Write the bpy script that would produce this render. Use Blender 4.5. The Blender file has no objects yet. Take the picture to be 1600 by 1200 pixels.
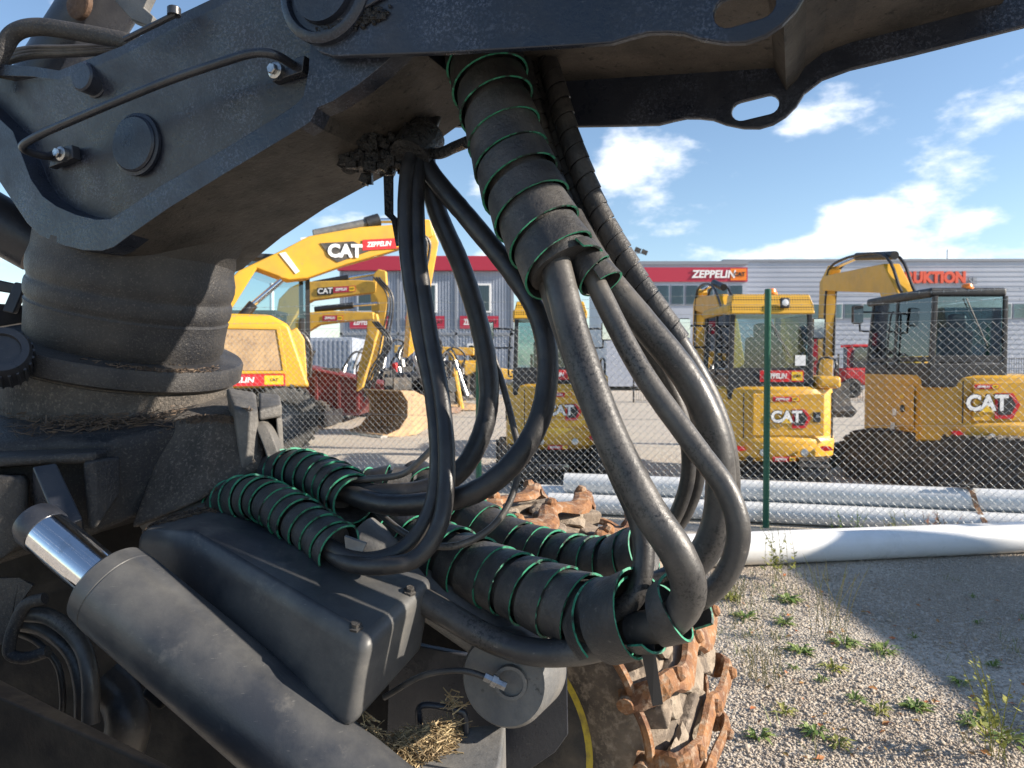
import bpy, bmesh, math, random
import numpy as np
from mathutils import Vector, Matrix

random.seed(7); np.random.seed(7)
S = bpy.context.scene
C = S.collection
R = math.radians

# ---------------------------------------------------------------- camera
F = 1142.0; HZ = 570.0; CH = 1.55
PITCH = math.atan((600 - HZ) / F)
cam = bpy.data.cameras.new('camera'); camo = bpy.data.objects.new('camera', cam); C.objects.link(camo)
camo.location = (0, 0, CH); camo.rotation_euler = (R(90) - PITCH, 0, 0)
cam.sensor_width = 36; cam.lens = 36 * F / 1600; cam.clip_start = .05; cam.clip_end = 6000
cam.dof.use_dof = True; cam.dof.focus_distance = 1.45; cam.dof.aperture_fstop = 9.0
S.camera = camo
# ---------------------------------------------------------------- sky and sun
SUN = Vector((.900, -.150, .407)).normalized()
EL = math.asin(SUN.z); AZ = math.atan2(SUN.x, SUN.y)
w = bpy.data.worlds.new('World'); S.world = w; w.use_nodes = True
nt = w.node_tree; nt.nodes.clear()
def N(t, ty, **k):
    n = t.nodes.new(ty)
    for a, b in k.items(): setattr(n, a, b)
    return n
out = N(nt, 'ShaderNodeOutputWorld'); bg = N(nt, 'ShaderNodeBackground'); bg.inputs[1].default_value = .10
sky = N(nt, 'ShaderNodeTexSky', sky_type='NISHITA', sun_disc=False)
sky.sun_elevation = EL; sky.sun_rotation = AZ; sky.air_density = 1.0; sky.dust_density = .35; sky.ozone_density = 2.2
tc = N(nt, 'ShaderNodeTexCoord')
def vdir(px, py):
    v = Vector(((px - 800) / F, 1, (HZ - py) / F)); return v.normalized()
def math_(t, op, a, b=None, clamp=False):
    n = N(t, 'ShaderNodeMath', operation=op, use_clamp=clamp)
    for i, q in enumerate((a, b)):
        if q is None: continue
        if isinstance(q, (int, float)): n.inputs[i].default_value = q
        else: t.links.new(q, n.inputs[i])
    return n.outputs[0]
mp = N(nt, 'ShaderNodeMapping'); mp.inputs['Scale'].default_value = (1, 1, 2.2)
nt.links.new(tc.outputs['Generated'], mp.inputs[0])
nz = N(nt, 'ShaderNodeTexNoise'); nz.inputs['Scale'].default_value = 7.5; nz.inputs['Detail'].default_value = 9; nz.inputs['Roughness'].default_value = .58
nt.links.new(mp.outputs[0], nz.inputs['Vector'])
acc = math_(nt, 'MULTIPLY', nz.outputs[0], 1.0)
for px, py, sx, sz, amp in ((975, 262, .085, .065, .30), (1075, 235, .05, .03, .16), (1265, 180, .06, .03, .2), (1560, 165, .07, .035, .22), (1335, 352, .07, .04, .26),
                            (1480, 392, .3, .035, .21), (1200, 395, .12, .02, .18), (1530, 340, .05, .02, .18), (765, 290, .05, .04, .2), (520, 560, .3, .06, .2), (30, 420, .2, .08, .1)):
    v = vdir(px, py)
    sb = N(nt, 'ShaderNodeVectorMath', operation='SUBTRACT'); nt.links.new(tc.outputs['Generated'], sb.inputs[0]); sb.inputs[1].default_value = v
    dv = N(nt, 'ShaderNodeVectorMath', operation='MULTIPLY'); nt.links.new(sb.outputs[0], dv.inputs[0]); dv.inputs[1].default_value = (1 / sx, 1 / sx, 1 / sz)
    ln = N(nt, 'ShaderNodeVectorMath', operation='LENGTH'); nt.links.new(dv.outputs[0], ln.inputs[0])
    mr = N(nt, 'ShaderNodeMapRange', interpolation_type='SMOOTHSTEP'); nt.links.new(ln.outputs['Value'], mr.inputs[0])
    mr.inputs[1].default_value = 0; mr.inputs[2].default_value = 1.25; mr.inputs[3].default_value = amp; mr.inputs[4].default_value = 0
    acc = math_(nt, 'ADD', acc, mr.outputs[0])
cm = N(nt, 'ShaderNodeMapRange', interpolation_type='SMOOTHSTEP'); nt.links.new(acc, cm.inputs[0])
cm.inputs[1].default_value = .57; cm.inputs[2].default_value = .80; cm.inputs[3].default_value = 0; cm.inputs[4].default_value = .93
mx = N(nt, 'ShaderNodeMixRGB'); nt.links.new(cm.outputs[0], mx.inputs[0]); nt.links.new(sky.outputs[0], mx.inputs[1]); mx.inputs[2].default_value = (7.4, 7.5, 7.8, 1)
nt.links.new(mx.outputs[0], bg.inputs[0]); nt.links.new(bg.outputs[0], out.inputs[0])
sl = bpy.data.lights.new('sun', 'SUN'); sl.energy = 5.0; sl.angle = R(.53); sl.color = (1, .90, .77)
so = bpy.data.objects.new('sun', sl); C.objects.link(so); so.location = SUN * 50
so.rotation_euler = (-SUN).to_track_quat('-Z', 'Y').to_euler()
S.view_settings.view_transform = 'Standard'; S.view_settings.look = 'None'; S.view_settings.gamma = 1
S.view_settings.exposure = 1.0
S.render.engine = 'CYCLES'

# ---------------------------------------------------------------- geometry helpers
CP, SP = math.cos(PITCH), math.sin(PITCH)
FW = Vector((0, CP, -SP)); UP = Vector((0, SP, CP)); RT = Vector((1, 0, 0)); CAM = Vector((0, 0, CH))
def P(px, py, d): return CAM + d * (FW + (px - 800) / F * RT + (600 - py) / F * UP)
def ray(px, py): return (FW + (px - 800) / F * RT + (600 - py) / F * UP)
def PL(px, py, p0, n):                       # where a sight line meets a plane
    r = ray(px, py); t = (p0 - CAM).dot(n) / r.dot(n); return CAM + r * t
def G(px, py, z=0):
    r = ray(px, py); return CAM + r * ((z - CH) / r.z)
def cr(pts, n=8):                            # Catmull-Rom
    p = [Vector(q) for q in pts]; p = [p[0] * 2 - p[1]] + p + [p[-1] * 2 - p[-2]]; o = []
    for i in range(1, len(p) - 2):
        for k in range(n):
            t = k / n; a, b, c, d = p[i-1], p[i], p[i+1], p[i+2]
            o.append(.5 * ((2*b) + (c-a)*t + (2*a-5*b+4*c-d)*t*t + (3*b-a-3*c+d)*t**3))
    o.append(p[-2].copy()); return o
def frames(path):
    T = []
    for i in range(len(path)):
        a = path[max(i-1, 0)]; b = path[min(i+1, len(path)-1)]; T.append((b-a).normalized())
    u = T[0].orthogonal().normalized(); o = []
    for t in T:
        u = (u - t * u.dot(t)).normalized(); o.append((t, u, t.cross(u)))
    return o
class MB:
    def __init__(s): s.v = []; s.f = []; s.m = []; s.s = []
    def add(s, vs, fs, m=0, sm=False):
        b = len(s.v); s.v += [tuple(q) for q in vs]
        for f in fs: s.f.append([b + i for i in f]); s.m.append(m); s.s.append(sm)
        return s
    def box(s, c, d, rot=None, m=0):
        c = Vector(c); h = Vector(d) / 2; vs = []
        for z in (-1, 1):
            for x, y in ((-1, -1), (1, -1), (1, 1), (-1, 1)):
                q = Vector((x*h.x, y*h.y, z*h.z)); vs.append(c + (rot @ q if rot else q))
        return s.add(vs, [(3,2,1,0),(4,5,6,7),(0,1,5,4),(1,2,6,5),(2,3,7,6),(3,0,4,7)], m)
    def loft(s, loops, m=0, sm=False, caps=True):
        n = len(loops[0]); vs = [q for l in loops for q in l]; fs = []
        for k in range(len(loops)-1):
            for i in range(n): j = (i+1) % n; fs.append((k*n+i, k*n+j, (k+1)*n+j, (k+1)*n+i))
        s.add(vs, fs, m, sm)
        if caps: s.add(loops[0], [tuple(range(n))[::-1]], m); s.add(loops[-1], [tuple(range(n))], m)
        return s
    def prism(s, poly, off, m=0): off = Vector(off); return s.loft([[Vector(p) for p in poly], [Vector(p) + off for p in poly]], m)
    def tube(s, path, r, n=14, m=0, cap=True):
        fr = frames(path); loops = []
        for i, (p, (t, u, v)) in enumerate(zip(path, fr)):
            rr = r[i] if isinstance(r, (list, tuple)) else r
            loops.append([p + (u*math.cos(a) + v*math.sin(a))*rr for a in [2*math.pi*k/n for k in range(n)]])
        return s.loft(loops, m, True, cap)
    def lathe(s, prof, o, ax, n=48, m=0, sm=True, caps=True):
        ax = Vector(ax).normalized(); u = ax.orthogonal().normalized(); v = ax.cross(u); o = Vector(o); loops = []
        for r, h in prof: loops.append([o + ax*h + (u*math.cos(a) + v*math.sin(a))*max(r, 1e-4) for a in [2*math.pi*k/n for k in range(n)]])
        return s.loft(loops, m, sm, caps)
    def build(s, name, mats, parent=None, bevel=0, seg=2, smooth_angle=None):
        me = bpy.data.meshes.new(name); me.from_pydata(s.v, [], s.f)
        if not isinstance(mats, (list, tuple)): mats = [mats]
        for q in mats: me.materials.append(q)
        me.polygons.foreach_set('material_index', s.m); me.polygons.foreach_set('use_smooth', s.s)
        bm = bmesh.new(); bm.from_mesh(me); bmesh.ops.remove_doubles(bm, verts=bm.verts, dist=1e-5); bmesh.ops.recalc_face_normals(bm, faces=bm.faces); bm.to_mesh(me); bm.free()
        o = bpy.data.objects.new(name, me); C.objects.link(o)
        if parent: attach(o, parent)
        if bevel:
            b = o.modifiers.new('bevel', 'BEVEL'); b.width = bevel; b.segments = seg; b.limit_method = 'ANGLE'; b.angle_limit = R(28); b.harden_normals = False
            for p_ in me.polygons: p_.use_smooth = True
            wn = o.modifiers.new('wn', 'WEIGHTED_NORMAL'); wn.keep_sharp = False
        elif any(s.s):                           # crisp rims on turned and lofted shapes
            es = o.modifiers.new('crisp', 'EDGE_SPLIT'); es.split_angle = R(42)
        return o
LOCALROOT = set()
def attach(o, parent):
    o.parent = parent
    if parent.name not in LOCALROOT:
        M = parent.get('_m')
        o.matrix_parent_inverse = Matrix.Translation(Vector(parent['_o'])).inverted() if '_o' in parent else Matrix()
def tag(o, label=None, cat=None, group=None, kind=None):
    for k, v in (('label', label), ('category', cat), ('group', group), ('kind', kind)):
        if v: o[k] = v
    return o
ORIG = {}
def thing(name, loc, label, cat, group=None, rz=0, local=False):
    o = bpy.data.objects.new(name, None); C.objects.link(o); o.location = loc; o.rotation_euler = (0, 0, rz)
    if local: LOCALROOT.add(o.name)
    else: ORIG[o.name] = Vector(loc)
    return tag(o, label, cat, group)
def attach(o, parent):                       # world-built meshes keep their place, local ones ride on the root
    o.parent = parent
    if parent.name in ORIG: o.matrix_parent_inverse = Matrix.Translation(ORIG[parent.name]).inverted()

# ---------------------------------------------------------------- materials
def pbr(name, col, rough=.5, metal=0, col2=None, ns=6, lo=.4, hi=.65, col3=None, ns3=30, lo3=.55, hi3=.7, bump=.15, bs=80, rv=.15, scratch=None, spec=.5, speck=None):
    m = bpy.data.materials.new(name); m.use_nodes = True; t = m.node_tree; b = t.nodes['Principled BSDF']
    b.inputs['Roughness'].default_value = rough; b.inputs['Metallic'].default_value = metal; b.inputs['Specular IOR Level'].default_value = spec
    tcn = N(t, 'ShaderNodeTexCoord'); src = tcn.outputs['Object']
    def noise(sc, det=6, ro=.6, vec=None):
        n = N(t, 'ShaderNodeTexNoise'); n.inputs['Scale'].default_value = sc; n.inputs['Detail'].default_value = det; n.inputs['Roughness'].default_value = ro
        t.links.new(vec or src, n.inputs['Vector']); return n.outputs[0]
    def rng(s_, a, c, x=0, y=1):
        r_ = N(t, 'ShaderNodeMapRange'); t.links.new(s_, r_.inputs[0])
        for i, q in enumerate((a, c, x, y)): r_.inputs[i+1].default_value = q
        return r_.outputs[0]
    def mix(f, a, c):
        x = N(t, 'ShaderNodeMixRGB'); t.links.new(f, x.inputs[0])
        if isinstance(a, tuple): x.inputs[1].default_value = (*a, 1)
        else: t.links.new(a, x.inputs[1])
        x.inputs[2].default_value = (*c, 1); return x.outputs[0]
    cur = tuple(col)
    if col2: cur = mix(rng(noise(ns, 8, .65), lo, hi), cur, col2)
    if col3: cur = mix(rng(noise(ns3, 8, .7), lo3, hi3), cur, col3)
    if speck:                                 # pitted paint: fine flecks, dense only in patches
        fm_ = math_(t, 'MULTIPLY', rng(noise(190, 4, .75), .50, .60), rng(noise(6.5, 4, .6), .46, .62)); cur = mix(fm_, cur, speck)
    if scratch:
        mpn = N(t, 'ShaderNodeMapping'); mpn.inputs['Scale'].default_value = (1, 1, 9); mpn.inputs['Rotation'].default_value = (.5, .9, .3); t.links.new(src, mpn.inputs[0])
        cur = mix(rng(noise(55, 3, .7, mpn.outputs[0]), .66, .72, 0, .55), cur, scratch)
    if isinstance(cur, tuple): b.inputs['Base Color'].default_value = (*cur, 1)
    else: t.links.new(cur, b.inputs['Base Color'])
    if rv: t.links.new(rng(noise(ns*2.3+3), .3, .7, max(rough-rv, .03), min(rough+rv, 1)), b.inputs['Roughness'])
    if bump:
        bn = N(t, 'ShaderNodeBump'); bn.inputs['Strength'].default_value = bump; bn.inputs['Distance'].default_value = .01
        t.links.new(noise(bs, 5, .65), bn.inputs['Height']); t.links.new(bn.outputs[0], b.inputs['Normal'])
    return m
M = {}
M['black_paint'] = pbr('black_paint', (.017, .020, .028), .34, 0, (.048, .048, .053), 4, .42, .70, (.10, .095, .09), 45, .64, .78, .10, 90, .14, (.13, .13, .13))
M['head_paint'] = pbr('head_paint', (.011, .015, .026), .33, 0, (.030, .035, .049), 4, .42, .70, (.06, .064, .076), 60, .64, .78, .14, 110, .16, (.12, .12, .135), speck=(.07, .082, .115))
M['shade_black'] = pbr('shade_black', (.006, .006, .007), .6, 0, (.016, .015, .014), 8, .45, .7, bump=.2, spec=.12)  # near-black colour carrying the shade of enclosed spaces in the machine
M['cyl_grey'] = pbr('cyl_grey', (.030, .033, .040), .40, 0, (.115, .112, .105), 3.5, .40, .68, (.16, .15, .135), 9, .56, .76, .06, 90, .12, (.17, .165, .155))
M['ear_dust'] = pbr('ear_dust', (.06, .058, .056), .6, 0, (.15, .14, .125), 8, .36, .64, (.20, .18, .16), 90, .56, .7, .3, 120, .1)
M['rubber_dark'] = pbr('rubber_dark', (.014, .014, .016), .42, 0, (.04, .037, .035), 12, .42, .72, (.10, .09, .08), 60, .66, .78, .12, 120, .14)
M['dusty_black'] = pbr('dusty_black', (.018, .019, .023), .5, 0, (.070, .064, .058), 2.6, .38, .66, (.15, .135, .115), 210, .54, .74, .45, 170, .14, spec=.3)
M['under_grime'] = pbr('under_grime', (.03, .027, .024), .6, 0, (.095, .082, .070), 5, .38, .7, (.008, .007, .007), 60, .58, .64, .4, 80, .1, (.16, .145, .125))
M['caked_dirt'] = pbr('caked_dirt', (.05, .045, .041), .9, 0, (.135, .118, .10), 6, .34, .66, (.23, .195, .16), 140, .52, .68, .9, 150, .05)
M['rubber'] = pbr('rubber', (.030, .029, .030), .42, 0, (.115, .105, .094), 6, .38, .70, (.18, .16, .14), 50, .62, .76, .12, 120, .14, speck=(.010, .010, .010))
M['sleeve'] = pbr('sleeve', (.026, .026, .028), .5, 0, (.085, .077, .07), 11, .42, .75, (.13, .12, .105), 70, .6, .75, .3, 120, .12)
M['green_edge'] = pbr('green_edge', (.035, .25, .145), .6, 0, (.02, .03, .028), 34, .49, .59, (.15, .40, .29), 80, .56, .68, bump=.1)
M['greasy'] = pbr('greasy', (.008, .008, .009), .3, 0, (.022, .02, .019), 30, .4, .7, bump=1.0, bs=90, rv=.15)
M['chrome'] = pbr('chrome', (.78, .78, .8), .07, 1, (.45, .42, .38), 20, .55, .8, bump=.02, rv=.04)
M['steel'] = pbr('steel', (.5, .5, .5), .35, 1, (.2, .18, .16), 30, .5, .7, bump=.1)
M['rust'] = pbr('rust', (.30, .14, .055), .8, 0, (.15, .068, .034), 14, .42, .60, (.36, .27, .19), 40, .50, .66, .5, 110, .1)
M['dark_rust'] = pbr('dark_rust', (.07, .038, .024), .8, 0, (.13, .075, .045), 30, .4, .65, bump=.4)
M['tyre'] = pbr('tyre', (.07, .058, .048), .85, 0, (.22, .17, .125), 5, .34, .60, (.32, .26, .2), 40, .5, .68, .6, 60, .1)
M['mud'] = pbr('mud', (.34, .28, .215), .95, 0, (.2, .16, .12), 12, .4, .65, bump=1.0, bs=45, rv=0)
M['m_tyre'] = pbr('m_tyre', (.022, .022, .022), .75, 0, (.10, .095, .085), 5, .42, .66, bump=.2)
M['wall_red'] = pbr('wall_red', (.72, .10, .05), .5, bump=0)
M['rim_yellow'] = pbr('rim_yellow', (.55, .42, .04), .5, 0, (.2, .15, .05), 18, .5, .68, bump=.1)
M['gun_grey'] = pbr('gun_grey', (.10, .102, .105), .5, 0, (.18, .172, .16), 9, .42, .68, (.04, .04, .04), 50, .6, .72, .2, 90)
M['yellow'] = pbr('yellow', (.66, .36, .028), .38, 0, (.52, .29, .045), 2.2, .42, .72, (.40, .27, .10), 9, .60, .78, .03, 60, .12)
M['yellow_worn'] = pbr('yellow_worn', (.60, .35, .05), .5, 0, (.42, .25, .06), 4, .5, .7, bump=.05)
M['m_black'] = pbr('m_black', (.02, .02, .022), .45, bump=.05)
M['m_dark'] = pbr('m_dark', (.035, .034, .034), .7, 0, (.11, .09, .07), 6, .45, .65, bump=.3)
M['red'] = pbr('red', (.55, .02, .025), .4, bump=0)
M['lens_red'] = pbr('lens_red', (.5, .015, .02), .2, bump=0)
M['orange'] = pbr('orange', (.85, .22, .02), .3, bump=0)
M['sticker_yellow'] = pbr('sticker_yellow', (.8, .5, .02), .4, bump=0)
M['white'] = pbr('white', (.8, .8, .8), .4, bump=0)
M['off_white_pipe'] = pbr('off_white_pipe', (.80, .80, .79), .32, 0, (.66, .65, .61), 2, .5, .75, (.5, .47, .40), 30, .68, .8, .03, 40, .1)
M['galv'] = pbr('galv', (.80, .80, .79), .36, .12, (.66, .67, .67), 8, .4, .7, bump=.03, rv=.12)
M['galv_wire'] = pbr('galv_wire', (.42, .43, .42), .45, .4, bump=0)
M['fence_green'] = pbr('fence_green', (.012, .10, .058), .45, bump=.03)
M['clad_grey'] = pbr('clad_grey', (.42, .45, .52), .5, .2, (.37, .40, .47), .3, .4, .6, bump=0)
M['clad_dark'] = pbr('clad_dark', (.25, .27, .31), .5, .2, bump=0)
M['cont_grey'] = pbr('cont_grey', (.36, .40, .48), .5, 0, (.30, .34, .41), .5, .4, .6, bump=0)
M['brand_red'] = pbr('brand_red', (.43, .028, .06), .45, bump=0)
M['skip_red'] = pbr('skip_red', (.19, .028, .03), .6, 0, (.12, .03, .03), 2, .4, .6, bump=.1)
M['tan_steel'] = pbr('tan_steel', (.50, .33, .17), .6, 0, (.33, .22, .13), 2.5, .4, .65, (.2, .12, .07), 12, .55, .7, .2, 30)
M['rusty_steel'] = pbr('rusty_steel', (.17, .10, .07), .7, 0, (.30, .2, .14), 3, .4, .65, bump=.3, bs=30)
M['blind'] = pbr('blind', (.62, .64, .66), .6, bump=0)
M['needles'] = pbr('needles', (.13, .09, .06), .85, 0, (.05, .036, .028), 40, .4, .6, bump=0)
M['straw'] = pbr('straw', (.46, .36, .2), .8, 0, (.25, .18, .1), 40, .4, .6, bump=0)
M['leaf'] = pbr('leaf', (.10, .17, .028), .6, 0, (.19, .23, .05), 12, .4, .65, bump=0)
M['leaf_yellow'] = pbr('leaf_yellow', (.30, .29, .05), .6, 0, (.18, .2, .04), 20, .4, .6, bump=0)
M['leaf_red'] = pbr('leaf_red', (.42, .12, .04), .6, 0, (.3, .2, .05), 20, .4, .6, bump=0)
M['dry_grass'] = pbr('dry_grass', (.36, .29, .14), .7, 0, (.22, .23, .07), 15, .4, .6, bump=0)
M['pebble'] = pbr('pebble', (.48, .405, .32), .85, 0, (.31, .26, .21), 90, .4, .6, (.59, .52, .43), 60, .58, .66, .2, 200, 0)
def glass_mat(name, tint, refl):
    m = bpy.data.materials.new(name); m.use_nodes = True; t = m.node_tree; t.nodes.remove(t.nodes['Principled BSDF']); o = t.nodes['Material Output']
    tr = N(t, 'ShaderNodeBsdfTransparent'); tr.inputs[0].default_value = (*tint, 1)
    gl = N(t, 'ShaderNodeBsdfGlossy'); gl.inputs['Roughness'].default_value = .02; gl.inputs['Color'].default_value = (.9, .95, 1, 1)
    lw = N(t, 'ShaderNodeFresnel'); lw.inputs[0].default_value = refl
    mxs = N(t, 'ShaderNodeMixShader'); t.links.new(lw.outputs[0], mxs.inputs[0]); t.links.new(tr.outputs[0], mxs.inputs[1]); t.links.new(gl.outputs[0], mxs.inputs[2]); t.links.new(mxs.outputs[0], o.inputs[0]); return m
M['glass'] = glass_mat('glass', (.72, .82, .85), 1.75)
M['dark_glass'] = glass_mat('dark_glass', (.16, .2, .24), 2.0)
def vent_mat():
    m = pbr('vent_yellow', (.66, .36, .028), .45, bump=0); t = m.node_tree; b = t.nodes['Principled BSDF']
    tcn = N(t, 'ShaderNodeTexCoord'); v = N(t, 'ShaderNodeTexVoronoi'); v.inputs['Scale'].default_value = 34; v.inputs['Randomness'].default_value = 0
    t.links.new(tcn.outputs['Object'], v.inputs['Vector']); r_ = N(t, 'ShaderNodeMapRange'); t.links.new(v.outputs['Distance'], r_.inputs[0])
    r_.inputs[1].default_value = .33; r_.inputs[2].default_value = .38
    x = N(t, 'ShaderNodeMixRGB'); t.links.new(r_.outputs[0], x.inputs[0]); x.inputs[1].default_value = (.05, .035, .01, 1); x.inputs[2].default_value = (.66, .36, .028, 1)
    t.links.new(x.outputs[0], b.inputs['Base Color']); return m
M['vent'] = vent_mat()
def gravel_mat():
    m = bpy.data.materials.new('gravel'); m.use_nodes = True; t = m.node_tree; b = t.nodes['Principled BSDF']; b.inputs['Roughness'].default_value = .92
    tcn = N(t, 'ShaderNodeTexCoord'); src = tcn.outputs['Object']
    v = N(t, 'ShaderNodeTexVoronoi'); v.inputs['Scale'].default_value = 75; t.links.new(src, v.inputs['Vector'])
    n1 = N(t, 'ShaderNodeTexNoise'); n1.inputs['Scale'].default_value = .9; n1.inputs['Detail'].default_value = 8; n1.inputs['Roughness'].default_value = .65; t.links.new(src, n1.inputs['Vector'])
    cr_ = N(t, 'ShaderNodeValToRGB'); t.links.new(v.outputs['Color'], cr_.inputs[0])
    cr_.color_ramp.elements[0].color = (.33, .285, .24, 1); cr_.color_ramp.elements[1].color = (.60, .53, .44, 1)
    x = N(t, 'ShaderNodeMixRGB'); r_ = N(t, 'ShaderNodeMapRange'); t.links.new(n1.outputs[0], r_.inputs[0]); r_.inputs[1].default_value = .42; r_.inputs[2].default_value = .68; r_.inputs[4].default_value = .75
    t.links.new(r_.outputs[0], x.inputs[0]); t.links.new(cr_.outputs[0], x.inputs[1]); x.inputs[2].default_value = (.52, .46, .36, 1)
    t.links.new(x.outputs[0], b.inputs['Base Color'])
    bn = N(t, 'ShaderNodeBump'); bn.inputs['Strength'].default_value = .9; bn.inputs['Distance'].default_value = .012; t.links.new(v.outputs['Distance'], bn.inputs['Height']); bn.invert = True
    t.links.new(bn.outputs[0], b.inputs['Normal']); return m
M['gravel'] = gravel_mat()

# ---------------------------------------------------------------- ground
g = MB(); g.add([(-1500, -200, 0), (1500, -200, 0), (1500, 3000, 0), (-1500, 3000, 0)], [(0, 1, 2, 3)])
tag(g.build('ground', M['gravel']), 'grey gravel yard ground under the machines', 'ground', kind='structure')
def pebbles(n):
    x = np.random.uniform(-.2, 4.6, n*3); y = np.random.uniform(2.3, 6.6, n*3); fld = np.sin(x*2.1 + 1.3*np.sin(y*1.7)) + np.sin(y*2.9 + 1.1*np.sin(x*3.1)) + .6*np.sin(x*7.3 + y*5.1); k = (x < .74*y + .3) & (np.random.rand(n*3) < .62 + .2*fld); x, y = x[k][:n], y[k][:n]; n = len(x)
    r = np.random.gamma(1.8, .0015, n) + .0019
    base = np.array([(1,0,0),(-1,0,0),(0,1,0),(0,-1,0),(0,0,1),(0,0,-1)], float)
    th = np.random.uniform(0, 6.28, n); sc = np.random.uniform(.65, 1.35, (n, 3)); sc[:, 2] *= .7
    vb = base[None]*sc[:, None, :]*r[:, None, None] + np.random.normal(0, .18, (n, 6, 3))*r[:, None, None]
    c, s = np.cos(th)[:, None], np.sin(th)[:, None]
    X = vb[..., 0]*c - vb[..., 1]*s + x[:, None]; Y = vb[..., 0]*s + vb[..., 1]*c + y[:, None]; Z = vb[..., 2] + (r*.25)[:, None]
    V = np.stack([X, Y, Z], -1).reshape(-1, 3)
    f = np.array([(0,2,4),(2,1,4),(1,3,4),(3,0,4),(2,0,5),(1,2,5),(3,1,5),(0,3,5)]); Fc = (f[None] + 6*np.arange(n)[:, None, None]).reshape(-1, 3)
    me = bpy.data.meshes.new('pebbles'); me.vertices.add(len(V)); me.vertices.foreach_set('co', V.ravel())
    me.loops.add(len(Fc)*3); me.loops.foreach_set('vertex_index', Fc.ravel()); me.polygons.add(len(Fc)); me.polygons.foreach_set('loop_start', np.arange(len(Fc))*3); me.update(); me.validate()
    me.materials.append(M['pebble']); o = bpy.data.objects.new('pebbles', me); C.objects.link(o); tag(o, 'loose grey gravel stones scattered on the ground', 'gravel', kind='stuff')
pebbles(135000)

# ---------------------------------------------------------------- lettering
def text(s, size, mat, parent, loc, xdir, zdir, name='lettering', bold=.0, ext=.002, align='CENTER', sx=1, shear=0):
    cu = bpy.data.curves.new('t', 'FONT'); cu.body = s; cu.size = size; cu.align_x = align; cu.align_y = 'CENTER'; cu.offset = bold; cu.extrude = ext; cu.shear = shear; cu.resolution_u = 3
    tmp = bpy.data.objects.new('t', cu); C.objects.link(tmp); dg = bpy.context.evaluated_depsgraph_get(); dg.update()
    me = bpy.data.meshes.new_from_object(tmp.evaluated_get(dg)); bpy.data.objects.remove(tmp); bpy.data.curves.remove(cu)
    X = Vector(xdir).normalized(); Z = Vector(zdir).normalized(); Y = X.cross(Z)  # text plane X,Z ; normal = X x Z flipped below
    mt = Matrix((( X.x*sx, Z.x, -Y.x*-1, loc[0]), (X.y*sx, Z.y, -Y.y*-1, loc[1]), (X.z*sx, Z.z, -Y.z*-1, loc[2]), (0, 0, 0, 1)))
    me.transform(mt); me.materials.clear(); me.materials.append(mat)
    o = bpy.data.objects.new(name, me); C.objects.link(o)
    if parent: attach(o, parent)
    return o
def quad(parent, name, mat, c, X, Z, wdt, hgt, th=.004, skew=0):
    X = Vector(X).normalized(); Z = Vector(Z).normalized(); n = X.cross(Z); c = Vector(c); b = MB()
    pts = [c + X*(a*wdt/2 + skew*e) + Z*(e*hgt/2) for a, e in ((-1, -1), (1, -1), (1, 1), (-1, 1))]
    b.prism(pts, n*th); return b.build(name, mat, parent)
def zsign(parent, c, X, Z, wdt, hgt, mats=('red', 'white', 'sticker_yellow')):
    X = Vector(X).normalized(); Z = Vector(Z).normalized(); n = X.cross(Z); c = Vector(c)
    s = quad(parent, 'sign_plate', M[mats[0]], c, X, Z, wdt, hgt, .006)
    text('ZEPPELIN', hgt*.62, M[mats[1]], parent, c + X*(-wdt*.15) + n*.010, X, Z, 'sign_lettering', hgt*.02, .002, sx=min(1.15, wdt*.56/(hgt*.62*4.6)), shear=.15)
    quad(parent, 'sign_badge', M[mats[2]], c + X*(wdt*.35) + n*.0065, X, Z, wdt*.25, hgt*.78, .003)
    text('CAT', hgt*.34, M['m_black'], parent, c + X*(wdt*.35) + n*.0115, X, Z, 'sign_lettering', hgt*.01, .001)
def catlogo(parent, c, X, Z, h, hexa=True):
    X = Vector(X).normalized(); Z = Vector(Z).normalized(); n = X.cross(Z); c = Vector(c)
    if hexa:
        def hx(k, s): return [c + X*(h*1.12 + a*h*k) + Z*(b*h*k*1.0 - h*.08) + n*s for a, b in ((.95, 0), (.5, .72), (-.6, .72), (-.6, -.85), (.5, -.85))]
        b = MB(); b.prism(hx(1.0, .003), n*.004); b.build('logo_hexagon', M['red'], parent)
        b = MB(); b.prism(hx(.72, .0075), n*.003); b.build('logo_hexagon', M['m_black'], parent)
    text('CAT', h*1.3, M['m_black'], parent, c + n*.012, X, Z, 'logo_lettering', h*.10, .001)
    text('CAT', h*1.3, M['white'], parent, c + n*.016, X, Z, 'logo_lettering', h*.05, .002)
    b = MB(); b.prism([c + X*(a*h*.42) + Z*(e*h) + n*.0195 for a, e in ((-1, -.52), (1, -.52), (0, -.1))], n*.002); b.build('logo_triangle', M['sticker_yellow'], parent)

# ================================================================ FORWARDER in the foreground
FO = thing('forestry_forwarder', (-.6, 1.9, 0), 'black forestry crane machine with spiral wrapped hydraulic hoses and muddy tyre', 'forestry machine')
TH = R(21.3); U = Vector((math.cos(TH), -math.sin(TH), 0)); W = Vector((math.sin(TH), math.cos(TH), 0)); ZV = Vector((0, 0, 1))
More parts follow.
